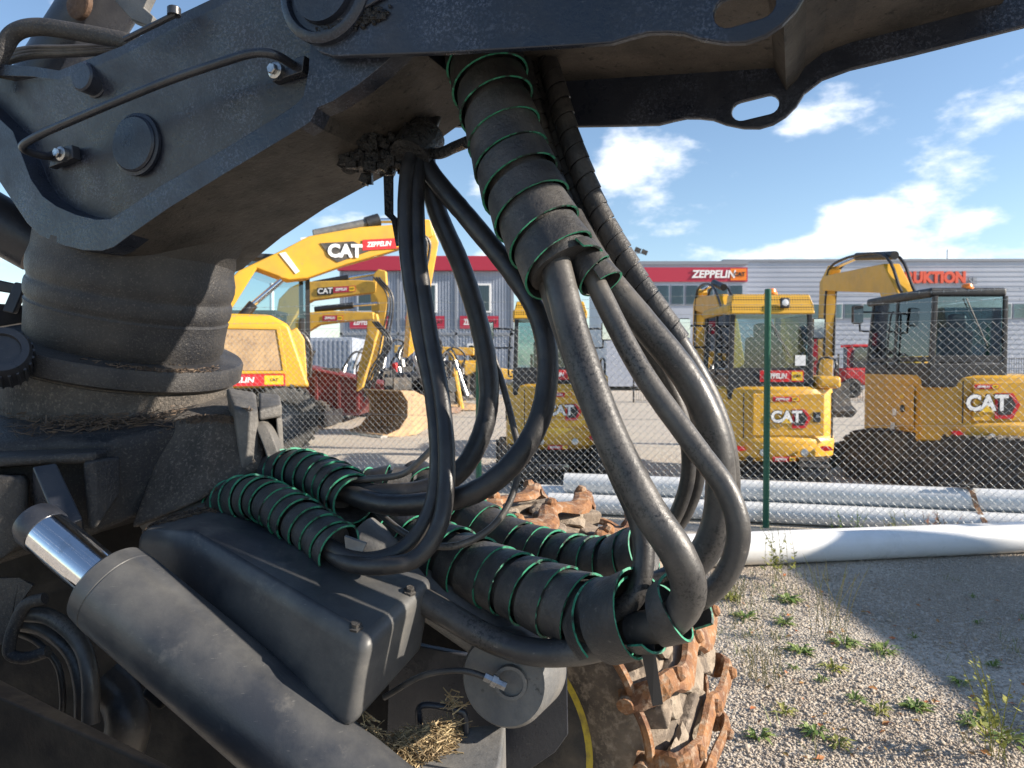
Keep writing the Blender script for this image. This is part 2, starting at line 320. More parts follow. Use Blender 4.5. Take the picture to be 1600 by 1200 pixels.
# --- outer boom: two side plates, bottom skin, slots
B0 = P(1131, 67, 1.08)
front = [(452, -90), (452, 0), (462, 30), (478, 62), (500, 82), (520, 88), (700, 82), (880, 72), (955, 67), (985, 58), (1012, 51), (1040, 50), (1068, 52), (1095, 61), (1131, 67), (1165, 66), (1195, 56), (1222, 38), (1245, 14), (1262, -14), (1300, -45), (1360, -70), (1500, -110), (1700, -170), (1900, -230), (1900, -600), (452, -400)]
fp = [PL(x, y, B0, W) for x, y in front]
def plate_hole(name, poly, off, hole, mat, parent):
    bm = bmesh.new(); 
    ov = [bm.verts.new(p) for p in poly]; hv = [bm.verts.new(p) for p in hole]
    es = [bm.edges.new((ov[i], ov[(i+1) % len(ov)])) for i in range(len(ov))] + [bm.edges.new((hv[i], hv[(i+1) % len(hv)])) for i in range(len(hv))]
    bmesh.ops.triangle_fill(bm, use_beauty=True, edges=es)
    r_ = bmesh.ops.extrude_face_region(bm, geom=bm.faces[:]); bmesh.ops.translate(bm, vec=off, verts=[v for v in r_['geom'] if isinstance(v, bmesh.types.BMVert)])
    bmesh.ops.recalc_face_normals(bm, faces=bm.faces); me = bpy.data.meshes.new(name); bm.to_mesh(me); bm.free(); me.materials.append(mat)
    o = bpy.data.objects.new(name, me); C.objects.link(o); attach(o, parent)
    b = o.modifiers.new('bevel', 'BEVEL'); b.width = .0025; b.segments = 2; b.limit_method = 'ANGLE'; b.angle_limit = R(40); return o
def slot(c, a, hl, r, n=8):
    a = a.normalized(); v = ZV - a*a.z; v = (ZV - a*ZV.dot(a)).normalized(); o = []
    for k in range(n+1): t = -math.pi/2 + math.pi*k/n; o.append(c + a*(hl + r*math.cos(t)) + v*(r*math.sin(t)))
    for k in range(n+1): t = math.pi/2 + math.pi*k/n; o.append(c + a*(-hl + r*math.cos(t)) + v*(r*math.sin(t)))
    return o
BW = .43; PT = .014
sc_f = PL(1163, 12, B0, W); Us = (U + ZV*.13).normalized()
plate_hole('boom_side_plate', fp, W*PT, slot(sc_f, Us, .022, .022), M['head_paint'], FO)
bo = W*(BW - PT)
plate_hole('boom_side_plate', [p + bo for p in fp], W*PT, slot(PL(1180, 168, B0 + bo, W), Us, .026, .019), M['head_paint'], FO)
# underside skin between the plates, set a little above their lower edge
rise = [0]*len(fp); lo_pts = [p for p in fp[3:24]]
und = MB(); l0 = []; 
for i, p in enumerate(lo_pts):
    q = p + W*PT; q.z = max(q.z, (B0.z + .10 - (p - B0).dot(U)*.08)) + .015 if (p-B0).dot(U) < .08 else q.z + .05
    l0.append(q)
vs = []; fs = []
for i, q in enumerate(l0): vs += [q, q + W*(BW - 2*PT), q + W*(BW - 2*PT) + ZV*.012, q + ZV*.012]
for i in range(len(l0)-1):
    a = i*4; b = a+4
    for k in range(4): fs.append((a+k, a+(k+1) % 4, b+(k+1) % 4, b+k))
und.add(vs, fs, 0, False); und.build('boom_underside', M['under_grime'], FO)
# boom pivot bearing cap on the front plate
pc = PL(512, -12, B0, W)
b = MB(); b.lathe([(.095, 0), (.095, -.012), (.088, -.018), (.078, -.018), (.074, -.008), (.062, -.008), (.060, -.022), (.02, -.024), (0, -.024)], pc, W, 48); b.build('pivot_cap', M['head_paint'], FO)
b = MB(); b.prism([PL(x, y, B0 - W*.001, W) for x, y in ((470, 10), (500, 36), (540, 34), (600, 0), (640, -30), (470, -60))], -W*.008); b.build('pivot_lock_plate', M['head_paint'], FO, .003)
b = MB()
for k in range(260):
    t = random.random(); q = PL(500 + 95*t + random.gauss(0, 7), 46 - 34*abs(t-.1)**1.4 + random.gauss(0, 4), B0 - W*.003, W); b.box(q, (random.uniform(.003, .009),)*3, Matrix.Rotation(random.random()*3, 3, 'X'))
b.build('grease_crumbs', M['greasy'], FO)['kind'] = 'stuff'
# --- crane head casting
H0 = PL(490, 170, B0 + W*.035, W)
outer = [(-120, 80), (0, 100), (55, 104), (92, 110), (190, 72), (285, 20), (340, -6), (470, -80), (640, -80), (640, 60), (600, 100), (560, 132), (520, 158), (496, 168), (485, 190), (470, 200), (350, 272), (262, 326), (205, 366), (178, 386), (160, 392), (130, 391), (100, 384), (62, 368), (42, 348), (0, 285), (-120, 120)]
inner = [(-90, 100), (0, 118), (55, 120), (92, 124), (190, 86), (285, 36), (340, 10), (450, -50), (480, -40), (486, 20), (484, 80), (482, 110), (478, 130), (474, 150), (462, 163), (440, 178), (345, 236), (255, 288), (200, 325), (172, 342), (150, 343), (120, 336), (88, 322), (66, 306), (48, 280), (20, 205), (-60, 130)]
hd = MB()
of = [PL(x, y, H0, W) for x, y in outer]; i1 = [PL(x, y, H0, W) for x, y in inner]; i2 = [p + (Vector(sum((q for q in i1), Vector()))/len(i1) - p)*.02 + W*(.040*max(0, min(1, (min((q - p).length for q in i1[2:8]) - .01)/.14))) for p in i1]
HW = .34
def tape(p):                                  # the casting widens to the pillar
    s = (p - H0).dot(U); return HW + max(0, min(1, (-s - .25)/.5))*.10
ob = [p + W*tape(p) for p in of]
om = [p + W*(tape(p)*.12) + Vector((0, 0, -.004)) for p in of]
hd.loft([i1, of], 0, False, False); hd.loft([i2, i1], 0, False, False); hd.add(i2, [tuple(range(len(i2)))], 0)
hd.loft([of, om, ob], 0, False, False); hd.add(ob, [tuple(range(len(ob)))[::-1]], 0)
o = hd.build('crane_head', [M['head_paint'], M['under_grime']], FO, .014, 3)
for p in o.data.polygons:
    if p.normal.z < -.25 and p.area > .004 and abs(p.normal.dot(W)) < .5: p.material_index = 1
# blanking discs on the head
for (x, y, r, h) in ((150, 128, .032, .038), (213, 226, .060, .012)):
    b = MB(); q = PL(x, y, H0 + W*.028, W); b.lathe([(r*1.12, .004), (r*1.12, -.003), (r, -.005), (r, -h+.004), (r-.004, -h), (0, -h)], q, W, 40); b.build('head_boss', M['head_paint'], FO)
# grab rail with its two bolts
HP = H0 - W*.015
rail = cr([PL(88, 240, H0 + W*.025, W), PL(70, 244, H0 + W*.0, W), PL(36, 232, H0 - W*.05, W), PL(52, 216, HP - W*.05, W), PL(120, 185, HP - W*.05, W), PL(250, 131, HP - W*.05, W), PL(350, 96, HP - W*.05, W), PL(398, 83, HP - W*.045, W), PL(430, 86, HP - W*.03, W), PL(462, 104, H0 + W*.02, W)], 10)
b = MB(); b.tube(rail, .0085, 14); hr = b.build('grab_rail', M['black_paint'], FO)
for x, y, pts in ((430, 110, ((425, 128), (472, 112), (476, 86), (462, 90), (455, 105), (425, 118))), (95, 240, ((76, 262), (114, 247), (112, 226), (100, 228), (96, 238), (78, 250)))):
    q = PL(x, y, H0 + W*.004, W); b = MB(); b.prism([PL(a, c, H0 + W*.012, W) for a, c in pts], W*.02); b.build('rail_bracket', M['black_paint'], hr, .002)
    b = MB(); b.lathe([(.016, .012), (.016, -.002), (.013, -.004), (.0, -.004)], q, W, 20); b.lathe([(.0105, 0), (.0105, -.012), (.009, -.014), (0, -.014)], q, W, 6, sm=False); b.build('bolt', M['steel'], hr)
# --- pillar (leans towards the camera and to the right)
AX = Vector((.20, -.13, .97)).normalized(); FC = P(199, 540, 1.90)
PR = .242
b = MB(); b.lathe([(PR*.92, -.02), (PR*.93, .008), (PR*.955, .016), (PR*.962, .06), (PR*.968, .085), (PR*.975, .094), (PR*.962, .098), (PR*.962, .102), (PR*.98, .108), (PR*.988, .120), (PR*.988, .136), (PR*.98, .144), (PR*.968, .148), (PR*.966, .154), (PR*.980, .162), (PR*.992, .178), (PR*.988, .198), (PR*.97, .214), (PR*.958, .226), (PR*.95, .26), (PR*.8, .27), (0.01, .275)], FC, AX, 96)
b.build('pillar', M['dusty_black'], FO)
nk = MB(); nl = []
for h, su, ku, kw in ((.19, 0, .955, .955), (.225, .010, .975, .94), (.25, .030, 1.01, .90), (.275, .052, 1.05, .85), (.30, .078, 1.09, .79), (.325, .10, 1.10, .72), (.35, .11, 1.06, .62)):
    c_ = FC + AX*h + U*su + W*max(0, min(.075, (h - .22)*.7)); nl.append([c_ + U*(PR*ku*math.cos(a)*(1 if abs(math.cos(a)) < .999 else 1)) + W*(PR*kw*math.sin(a)) for a in [2*math.pi*k/64 for k in range(64)]])
nk.loft(nl, 0, True); nk.build('pillar_neck', M['dusty_black'], FO)
b = MB(); b.lathe([(.05, -.055), (.277, -.055), (.285, -.049), (.287, -.01), (.282, -.002), (.273, .0), (.2, .004), (.05, .004)], FC, AX, 96); b.build('pillar_flange', M['dusty_black'], FO)
b = MB(); b.lathe([(.1, -.062), (.266, -.062), (.266, -.056), (.1, -.056)], FC, AX, 96); b.build('slew_seal', M['caked_dirt'], FO)
b = MB(); b.lathe([(.1, -.27), (.278, -.27), (.276, -.24), (.272, -.18), (.268, -.063), (.1, -.063)], FC, AX, 96); b.build('slew_housing', M['caked_dirt'], FO)
# --- base casting and its lugs
def hull(name, top, bot, mat, bev=.012, seg=3, parent=FO):
    b = MB(); b.loft([[P(*q) for q in bot], [P(*q) for q in top]]); return b.build(name, mat, parent, bev, seg)
hull('base_casting', [(-160, 705, 1.44), (0, 694, 1.50), (90, 686, 1.53), (165, 684, 1.55), (205, 690, 1.58), (300, 655, 1.66), (330, 610, 1.95), (-160, 600, 2.0)],
     [(-160, 930, 1.46), (0, 885, 1.50), (45, 868, 1.53), (150, 835, 1.55), (210, 815, 1.60), (300, 800, 1.66), (340, 780, 1.95), (-160, 800, 2.0)], M['dusty_black'], .02)
hull('base_shoulder', [(265, 655, 1.66), (330, 650, 1.62), (405, 655, 1.66), (440, 640, 1.80), (372, 612, 1.92), (330, 615, 1.95)],
     [(200, 830, 1.56), (300, 790, 1.54), (412, 730, 1.62), (432, 760, 1.80), (390, 760, 1.92), (330, 760, 1.95)], M['caked_dirt'], .014)
hull('base_ear', [(352, 604, 1.74), (366, 640, 1.60), (404, 640, 1.63), (400, 612, 1.78)], [(372, 760, 1.74), (380, 762, 1.60), (406, 748, 1.63), (402, 740, 1.78)], M['ear_dust'], .010)
hull('ear_bridge', [(404, 612, 1.78), (404.5, 640, 1.632), (441, 631, 1.67), (437, 616, 1.80)], [(404, 640, 1.78), (404.5, 658, 1.632), (441, 652, 1.67), (437, 640, 1.80)], M['ear_dust'], .007)
hull('ear_cheek', [(431, 653, 1.662), (441, 652.5, 1.672), (438, 641, 1.79), (430, 642, 1.79)], [(436, 715, 1.662), (444, 712, 1.672), (440, 705, 1.79), (432, 708, 1.79)], M['ear_dust'], .005)
hull('slot_shade_plate', [(400, 640, 1.74), (434, 640, 1.75), (434, 640, 1.78), (400, 640, 1.78)], [(404, 745, 1.74), (440, 735, 1.75), (440, 735, 1.78), (404, 745, 1.78)], M['shade_black'], .003)  # back plate coloured black to give the slot its shade
b = MB(); ap = [P(*q) for q in ((402, 656, 1.66), (412, 668, 1.645), (421, 688, 1.635), (428, 708, 1.63), (436, 735, 1.625))]
b.loft([[q - RT*.014 - FW*.016, q + RT*.014 - FW*.010, q + RT*.014 + FW*.03, q - RT*.014 + FW*.03] for q in cr(ap, 5)]); b.build('lug_arm', M['ear_dust'], FO, .004)
hull('lug_frame', [(-100, 715, 1.425), (60, 712, 1.445), (150, 706, 1.47), (170, 700, 1.53), (-100, 706, 1.5)], [(-100, 738, 1.425), (60, 726, 1.445), (146, 724, 1.47), (170, 720, 1.53), (-100, 735, 1.5)], M['dusty_black'], .012)
hull('lug_cheek', [(-100, 735, 1.40), (18, 738, 1.41), (44, 748, 1.43), (46, 740, 1.53), (-100, 735, 1.53)], [(-100, 905, 1.40), (5, 880, 1.41), (44, 850, 1.43), (50, 845, 1.53), (-100, 900, 1.53)], M['dusty_black'], .014)
hull('lug_cheek', [(128, 722, 1.46), (146, 718, 1.465), (190, 712, 1.53), (150, 715, 1.55)], [(136, 826, 1.46), (150, 832, 1.465), (190, 770, 1.53), (150, 822, 1.55)], M['dusty_black'], .008)
# --- tilt cylinder: clevis, rod and barrel
ca = P(168, 912, 1.30); cb = P(690, 1352, 1.10); cax = (cb - ca).normalized(); rs = P(70, 815, 1.395)
hull('rod_eye', [(50, 728, 1.42), (88, 722, 1.43), (130, 812, 1.385), (92, 826, 1.365)], [(50, 775, 1.46), (84, 760, 1.49), (136, 850, 1.44), (70, 850, 1.42)], M['black_paint'], .005)
cyl = MB(); L_ = (cb - ca).length
cyl.lathe([(.02, -.004), (.070, -.004), (.0765, .002), (.0785, .03), (.0775, .031), (.0775, .033), (.079, .034), (.079, L_), (.02, L_)], ca, cax, 72)
tc_o = cyl.build('tilt_cylinder_barrel', M['cyl_grey'], FO)
b = MB(); b.lathe([(.041, -.175), (.042, -.10), (.042, .05)], ca, cax, 48); b.build('cylinder_rod', M['chrome'], tc_o)
b = MB(); b.lathe([(.02, -.21), (.038, -.205), (.0435, -.19), (.0435, -.168), (.0425, -.164), (.02, -.163)], ca, cax, 40); b.build('rod_end', M['black_paint'], tc_o)
b = MB(); hp = ca + cax*.026 + (UP*.55 + RT*.55 - FW*.55).normalized()*.0765; b.lathe([(.006, -.002), (.006, .002), (.004, .002), (0, .001)], hp, (UP*.55 + RT*.55 - FW*.55), 16); b.build('port_plug', M['m_black'], tc_o)
dn = (UP*-.75 - RT*.6).normalized(); dn = (dn - cax*dn.dot(cax)).normalized(); b = MB(); b.box(ca + cax*.20 + dn*.078, (.045, .04, .04), Matrix.Rotation(.7, 3, 'Y')); b.build('port_block', M['shade_black'], tc_o, .008)
# --- box cover beside it
hull('cover_box', [(212, 833, 1.44), (245, 806, 1.50), (335, 782, 1.60), (440, 798, 1.58), (682, 900, 1.34), (574, 1006, 1.14), (300, 846, 1.36)],
     [(205, 920, 1.46), (240, 915, 1.50), (335, 890, 1.60), (440, 900, 1.58), (662, 1020, 1.34), (545, 1152, 1.14), (290, 990, 1.36)], M['cyl_grey'], .022, 4)
b = MB(); b.lathe([(.006, 0), (.011, 0), (.011, .004), (.007, .005), (.007, .011), (0, .011)], P(308, 822, 1.475), UP, 6, sm=False); b.build('cover_bolt', M['steel'], FO)
# second cylinder behind the cover
b = MB(); pa, pb = P(250, 795, 1.66), P(452, 862, 1.50); b.tube([pa, pb], .058, 36); b.tube([pb - (pb-pa).normalized()*.02, pb + (pb-pa).normalized()*.012], .06, 36); b.build('second_cylinder_head', M['cyl_grey'], FO)
b = MB(); pa, pb = P(560, 845, 1.50), P(800, 1010, 1.40); b.tube([pa, pb], .055, 36); b.build('second_cylinder_barrel', M['gun_grey'], FO)
b = MB(); b.lathe([(.02, -.06), (.078, -.06), (.084, -.05), (.084, .05), (.078, .06), (.02, .06)], P(805, 1050, 1.36), -FW*.9 - RT*.35 + UP*.1, 48); b.build('cylinder_eye', M['gun_grey'], FO)
b = MB(); q = P(797, 1068, 1.29); b.lathe([(.012, .04), (.030, .04), (.030, -.0), (.024, -.0), (.024, .03), (.0, .03)], q, FW*.95 + RT*.2, 32); b.build('pin_ring', M['gun_grey'], FO)
b = MB(); b.tube(cr([P(600, 1090, 1.32), P(660, 1056, 1.3), (P(720, 1048, 1.28)), P(760, 1058, 1.275)]), .0055, 10); b.build('grease_line', M['rubber'], FO)
b = MB(); b.tube([P(757, 1057, 1.275), P(790, 1073, 1.27)], .008, 6); b.tube([P(768, 1062, 1.272), P(776, 1066, 1.272)], .011, 6); b.build('grease_fitting', M['steel'], FO)
# plates behind and below
b = MB(); b.prism([P(*q) for q in ((610, 1000, 1.5), (760, 1030, 1.48), (886, 1040, 1.45), (888, 1148, 1.45), (868, 1176, 1.45), (790, 1230, 1.45), (600, 1260, 1.5))], FW*.02); b.build('bracket_plate', M['black_paint'], FO, .003)
hull('step_box', [(560, 1215, 1.18), (600, 1172, 1.26), (730, 1136, 1.36), (790, 1128, 1.38), (782, 1190, 1.26), (770, 1240, 1.18)], [(560, 1330, 1.18), (600, 1290, 1.26), (730, 1260, 1.36), (792, 1240, 1.38), (784, 1300, 1.26), (770, 1360, 1.18)], M['gun_grey'], .006)
b = MB(); b.tube(cr([P(655, 1130, 1.33), P(655, 1108, 1.33), P(670, 1102, 1.33), P(715, 1110, 1.33), P(726, 1118, 1.33), P(728, 1145, 1.33)], 6), .0065, 10); b.build('lift_handle', M['black_paint'], FO)
hull('chassis_frame', [(-300, 780, 1.9), (300, 800, 1.85), (700, 880, 1.75), (790, 960, 1.7), (720, 900, 2.2), (-300, 780, 2.4)], [(-300, 1300, 1.9), (300, 1300, 1.85), (700, 1300, 1.75), (790, 1300, 1.7), (740, 1200, 2.2), (-300, 1100, 2.4)], M['shade_black'], .02)  # dark mass behind the parts; shade inside the machine is put into its colour
hull('frame_beam', [(-120, 1040, 1.12), (0, 1088, 1.12), (262, 1206, 1.0), (330, 1260, .95), (330, 1230, 1.1), (-120, 1000, 1.3)], [(-120, 1300, 1.12), (0, 1300, 1.12), (262, 1330, 1.0), (330, 1350, .95), (330, 1350, 1.1), (-120, 1300, 1.3)], M['shade_black'], .006)
hull('frame_gusset', [(-60, 905, 1.36), (30, 902, 1.36), (52, 915, 1.36), (55, 912, 1.42), (-60, 900, 1.42)], [(-60, 1010, 1.36), (14, 1008, 1.36), (20, 960, 1.36), (24, 958, 1.42), (-60, 1005, 1.42)], M['dusty_black'], .008)
b = MB(); b.tube(cr([P(70, 935, 1.34), P(40, 945, 1.34), P(24, 975, 1.34), P(16, 1000, 1.34), P(16, 1022, 1.34), P(40, 1028, 1.34), P(75, 1018, 1.34)], 6), .011, 10); b.build('guard_rod', M['dusty_black'], FO)
for pts, r in (([(35, 958, 1.36), (80, 965, 1.36), (122, 1000, 1.35), (140, 1050, 1.33), (142, 1130, 1.32)], .015), ([(30, 975, 1.4), (70, 985, 1.39), (110, 1020, 1.37), (126, 1070, 1.36), (128, 1130, 1.36)], .013), ([(30, 990, 1.42), (60, 1005, 1.4), (90, 1040, 1.4), (98, 1090, 1.4), (95, 1130, 1.4)], .006), ([(160, 1060, 1.42), (190, 1090, 1.42), (200, 1130, 1.4), (190, 1180, 1.4)], .04)):
    b = MB(); b.tube(cr([P(*q) for q in pts]), r, 14); b.build('hydraulic_hose', M['rubber'], FO)
# --- upper left: boom cylinder, steel pipe and hoses over the head
b = MB(); b.tube([P(40, 190, 1.95), P(265, -160, 1.88)], .085, 40); b.build('lift_cylinder', M['black_paint'], FO)
b = MB(); q = P(128, 8, 1.80); b.lathe([(.038, 0), (.038, -.012), (.034, -.015), (0, -.015)], q, W, 32); b.build('pin_cap', M['dark_rust'], FO)
b = MB(); b.tube(cr([P(-30, 130, 1.7), P(0, 85, 1.7), P(22, 52, 1.7), P(60, 42, 1.69), P(120, 50, 1.68), P(195, 64, 1.66), P(230, 75, 1.66)], 8), .0195, 18); b.build('steel_pipe', M['dusty_black'], FO)
for k in range(3):
    b = MB(); b.tube(cr([P(-20, 108 - 6*k, 1.76), P(40, 88 - 5*k, 1.75), P(110, 84 - 4*k, 1.74), P(200, 80 - 4*k, 1.73)], 6), .009, 10); b.build('hydraulic_hose', M['rubber'], FO)
b = MB(); b.prism([P(*q) for q in ((160, -20, 1.8), (205, 30, 1.8), (235, 42, 1.78), (240, 25, 1.78), (225, 12, 1.78), (250, -40, 1.78))], FW*.03); b.build('bright_bracket', M['gun_grey'], FO, .003)
b = MB(); b.tube([P(195, 62, 1.5), P(275, 22, 1.46)], .006, 8); b.lathe([(.013, 0), (.013, .014), (.011, .016), (0, .016)], P(272, 24, 1.46), UP, 24); b.build('top_rail', M['black_paint'], FO)
b = MB(); b.tube([P(-90, 300, 1.9), P(60, 385, 1.98)], .075, 36); b.build('slew_cylinder', M['black_paint'], FO)
b = MB(); b.prism([P(*q) for q in ((-60, 425, 1.9), (66, 452, 2.0), (66, 466, 2.0), (-60, 446, 1.9))], FW*.02 ); b.prism([P(*q) for q in ((-60, 470, 1.88), (50, 478, 1.96), (60, 500, 2.0), (-60, 520, 1.9))], FW*.05); b.prism([P(*q) for q in ((22, 440, 1.93), (40, 444, 1.94), (20, 490, 1.92), (2, 486, 1.92))], FW*.02); b.build('grating_frame', M['black_paint'], FO, .004)
mo = P(2, 545, 1.55); b = MB(); b.lathe([(.04, -.09), (.055, -.085), (.055, -.012), (.05, 0), (.036, 0), (.034, -.008), (0, -.008)], mo, -FW*.8 + RT*.45 + UP*.35, 40); mob = b.build('slew_motor', M['black_paint'], FO)
b = MB(); mx_ = (-FW*.8 + RT*.45 + UP*.35).normalized(); mu = mx_.orthogonal().normalized(); mv = mx_.cross(mu)
for k in range(22):
    a = k/22*2*math.pi; d_ = mu*math.cos(a) + mv*math.sin(a); b.tube([mo + d_*.056 - mx_*.085, mo + d_*.056 - mx_*.018], .0035, 6)
b.build('cooling_ribs', M['black_paint'], mob)
# --- hoses
def hose(pts, r, mat='rubber', n=16, name='hydraulic_hose', lumps=0):
    p = cr([P(*q) for q in pts], 12); rr = [r*(1 + lumps*random.gauss(0, 1)) for _ in p]; b = MB(); b.tube(p, rr, n); return b.build(name, M[mat], FO)
def spiral(pts, r, pitch, th=.0042, wr=.95, lift=.0055, hand=1, mats=('sleeve', 'green_edge'), core=True, jit=.16, name='spiral_guard', cs=(0, 0)):
    p = cr([P(*q) for q in pts], 14); fr = frames(p); ln = [0]
    for i in range(1, len(p)): ln.append(ln[-1] + (p[i]-p[i-1]).length)
    L = ln[-1]
    def at(s):
        s = max(0, min(L, s)); i = 0
        lo, hi = 0, len(ln)-2
        while lo < hi:
            mid = (lo+hi+1)//2
            if ln[mid] <= s: lo = mid
            else: hi = mid-1
        i = lo; t = (s - ln[i])/max(1e-9, ln[i+1]-ln[i]); t = min(max(t, 0), 1)
        f0, f1 = fr[i], fr[i+1]; u = f0[1].lerp(f1[1], t).normalized(); tt = f0[0].lerp(f1[0], t).normalized(); u = (u - tt*u.dot(tt)).normalized(); return p[i].lerp(p[i+1], t), tt, u, tt.cross(u)
    turns = L/pitch; n = int(turns*30); vs = []; fs = []; ms = []; ph = [random.uniform(0, 6.28) for _ in range(4)]
    for k in range(n+1):
        a = k/30*2*math.pi; s = k/30*pitch; tn = k/30
        wv = wr*(1 + jit*math.sin(tn*1.7+ph[0])*.8 + jit*math.sin(tn*4.3+ph[1])*.5); off = pitch*jit*.6*math.sin(tn*2.3+ph[2]); rl = r*(1 + .035*math.sin(tn*1.3+ph[3]))
        row = []
        for e, rad in ((-1, rl), (1, rl + lift)):
            c, t, u, v = at(s + off + e*wv*pitch/2); d = u*math.cos(hand*a) + v*math.sin(hand*a); row += [c + d*rad, c + d*(rad - th)]
        vs += row
    b = MB()
    for k in range(n):
        q = k*4; z = q+4
        b_ = [(q, q+2, z+2, z), (q+2, q+3, z+3, z+2), (q+3, q+1, z+1, z+3), (q+1, q, z, z+1)]
        fs += b_; ms += [0, 1, 0, 1]
    base = len(b.v); b.v += [tuple(x) for x in vs]
    for f, m_ in zip(fs, ms): b.f.append(list(f)); b.m.append(m_); b.s.append(m_ == 0)
    b.f += [[0, 1, 3, 2], [n*4, n*4+2, n*4+3, n*4+1]]; b.m += [1, 1]; b.s += [False, False]
    if core:
        i0 = int(len(p)*cs[0]); i1 = len(p) - int(len(p)*cs[1]); b.tube(p[i0:i1], r - th - .004, 20, 0)
    o = b.build(name, [M[mats[0]], M[mats[1]]], FO); return o
# collar cluster hoses
hose([(712, 70, 1.62), (690, 120, 1.60), (665, 185, 1.57), (648, 225, 1.54), (634, 290, 1.50), (636, 400, 1.46), (655, 520, 1.42), (676, 620, 1.38), (684, 720, 1.34), (672, 800, 1.31), (630, 858, 1.29), (565, 876, 1.29), (510, 852, 1.33)], .0155, 'rubber_dark', lumps=.01)
hose([(722, 70, 1.63), (700, 125, 1.61), (676, 190, 1.58), (660, 230, 1.55), (652, 290, 1.51), (655, 400, 1.46), (672, 520, 1.41), (690, 620, 1.36), (698, 720, 1.31), (690, 810, 1.27), (656, 868, 1.25), (605, 884, 1.25), (545, 880, 1.29), (500, 850, 1.35)], .0155, 'rubber_dark', lumps=.01)
hose([(664, 215, 1.58), (668, 270, 1.56), (685, 335, 1.54), (722, 420, 1.52), (752, 520, 1.50), (764, 610, 1.48), (752, 680, 1.46), (715, 740, 1.44), (660, 766, 1.43), (600, 772, 1.44), (530, 768, 1.50)], .0205, 'rubber_dark', lumps=.012)
hose([(655, 205, 1.57), (668, 262, 1.54), (735, 345, 1.48), (800, 425, 1.43), (842, 495, 1.39), (856, 570, 1.36), (843, 655, 1.33), (800, 725, 1.31), (735, 772, 1.31), (650, 788, 1.36), (590, 786, 1.41), (530, 765, 1.49)], .0205, 'rubber_dark', lumps=.012)
hose([(730, 222, 1.42), (710, 230, 1.48), (685, 240, 1.52), (655, 236, 1.56)], .0115, 'greasy')
hose([(765, 540, 1.52), (785, 600, 1.5), (803, 670, 1.46), (811, 715, 1.43), (800, 775, 1.40), (770, 822, 1.37), (722, 850, 1.35), (675, 852, 1.36), (630, 832, 1.4), (590, 800, 1.46)], .0068)
hose([(530, 752, 1.5), (580, 748, 1.46), (628, 741, 1.44), (658, 718, 1.43), (680, 690, 1.43), (688, 640, 1.44)], .0066)
hose([(500, 845, 1.40), (560, 880, 1.37), (620, 915, 1.34), (690, 955, 1.31), (760, 995, 1.28), (830, 1018, 1.25), (900, 1018, 1.22), (960, 1005, 1.20)], .0235)
# greasy collar, grease clods and the torn flap
b = MB(); pth = [P(*q) for q in ((668, 208, 1.56), (648, 232, 1.54), (640, 246, 1.525))]; b.tube(pth, [.043, .046, .044], 20); b.build('hose_clamp', M['greasy'], FO)
b = MB(); fl = [[P(606 + a + k*1.5*(1 if k > 6 else 0), 275 + k*10, 1.49 + e) for a, e in ((-7 + k*.3, .0), (9 - max(0, k-8)*3, .012), (9 - max(0, k-8)*3, .02), (-7 + k*.3, .008))] for k in range(12)]; b.loft(fl); b.build('torn_rubber_flap', M['greasy'], FO, .002)
b = MB()
for k in range(420):
    t = random.random(); q = P(530 + 125*t + random.gauss(0, 12), 215 + 22*math.sin(t*3) + random.gauss(0, 18), 1.56 + random.uniform(-.02, .09)); s_ = abs(random.gauss(.012, .006)) + .003
    b.box(q, (s_, s_*random.uniform(.5, 1.5), s_), Matrix.Rotation(random.random()*6, 3, random.choice('XYZ')))
b.build('grease_clods', M['greasy'], FO)['kind'] = 'stuff'
for (x0, y0, x1, y1, r) in ((585, 175, 575, 235, .028), (620, 190, 600, 262, .022), (560, 205, 545, 262, .02), (650, 120, 610, 200, .034)):
    b = MB(); b.tube([P(x0, y0, 1.66), P((x0+x1)/2, (y0+y1)/2, 1.62), P(x1, y1, 1.58)], [r, r*1.1, r*.9], 12); b.build('swivel_fitting', M['greasy'], FO)
b = MB(); b.tube([P(600, 60, 1.75), P(700, 40, 1.55), P(780, 20, 1.45)], .085, 28); b.build('boom_pin_tube', M['under_grime'], FO)
# main bundle down from the boom
spiral([(742, 40, 1.44), (757, 95, 1.42), (775, 165, 1.39), (803, 260, 1.35), (838, 345, 1.31), (872, 408, 1.28), (884, 428, 1.27)], .069, .058, hand=1, cs=(0, .1), jit=.08, wr=.93, lift=.007)
spiral([(898, 382, 1.30), (925, 422, 1.28), (942, 447, 1.27)], .034, .05, hand=1, core=False, wr=.9, jit=.05)
hose([(850, 350, 1.30), (868, 415, 1.26), (900, 535, 1.21), (950, 672, 1.16), (1006, 785, 1.12), (1058, 865, 1.10), (1076, 925, 1.11), (1050, 968, 1.14), (990, 985, 1.19)], .0275, lumps=.006)
hose([(835, 350, 1.33), (852, 430, 1.30), (906, 590, 1.27), (962, 730, 1.25), (1000, 820, 1.23), (1004, 890, 1.21), (985, 940, 1.2), (935, 965, 1.22)], .0185)
hose([(880, 340, 1.34), (922, 425, 1.28), (996, 570, 1.22), (1080, 690, 1.17), (1134, 765, 1.14), (1154, 832, 1.13), (1136, 895, 1.14), (1095, 935, 1.16), (1020, 965, 1.2)], .0185, lumps=.006)
hose([(890, 340, 1.38), (940, 425, 1.34), (1008, 508, 1.31), (1073, 590, 1.29), (1112, 670, 1.28), (1126, 750, 1.28), (1114, 835, 1.29), (1070, 895, 1.30), (990, 930, 1.28)], .0265, lumps=.006)
m4 = [(848, 70, 1.5), (866, 130, 1.47), (894, 225, 1.44), (938, 335, 1.41), (1000, 443, 1.38), (1062, 535, 1.36), (1112, 625, 1.35), (1138, 710, 1.35), (1138, 800, 1.36), (1100, 880, 1.37), (1030, 915, 1.36)]
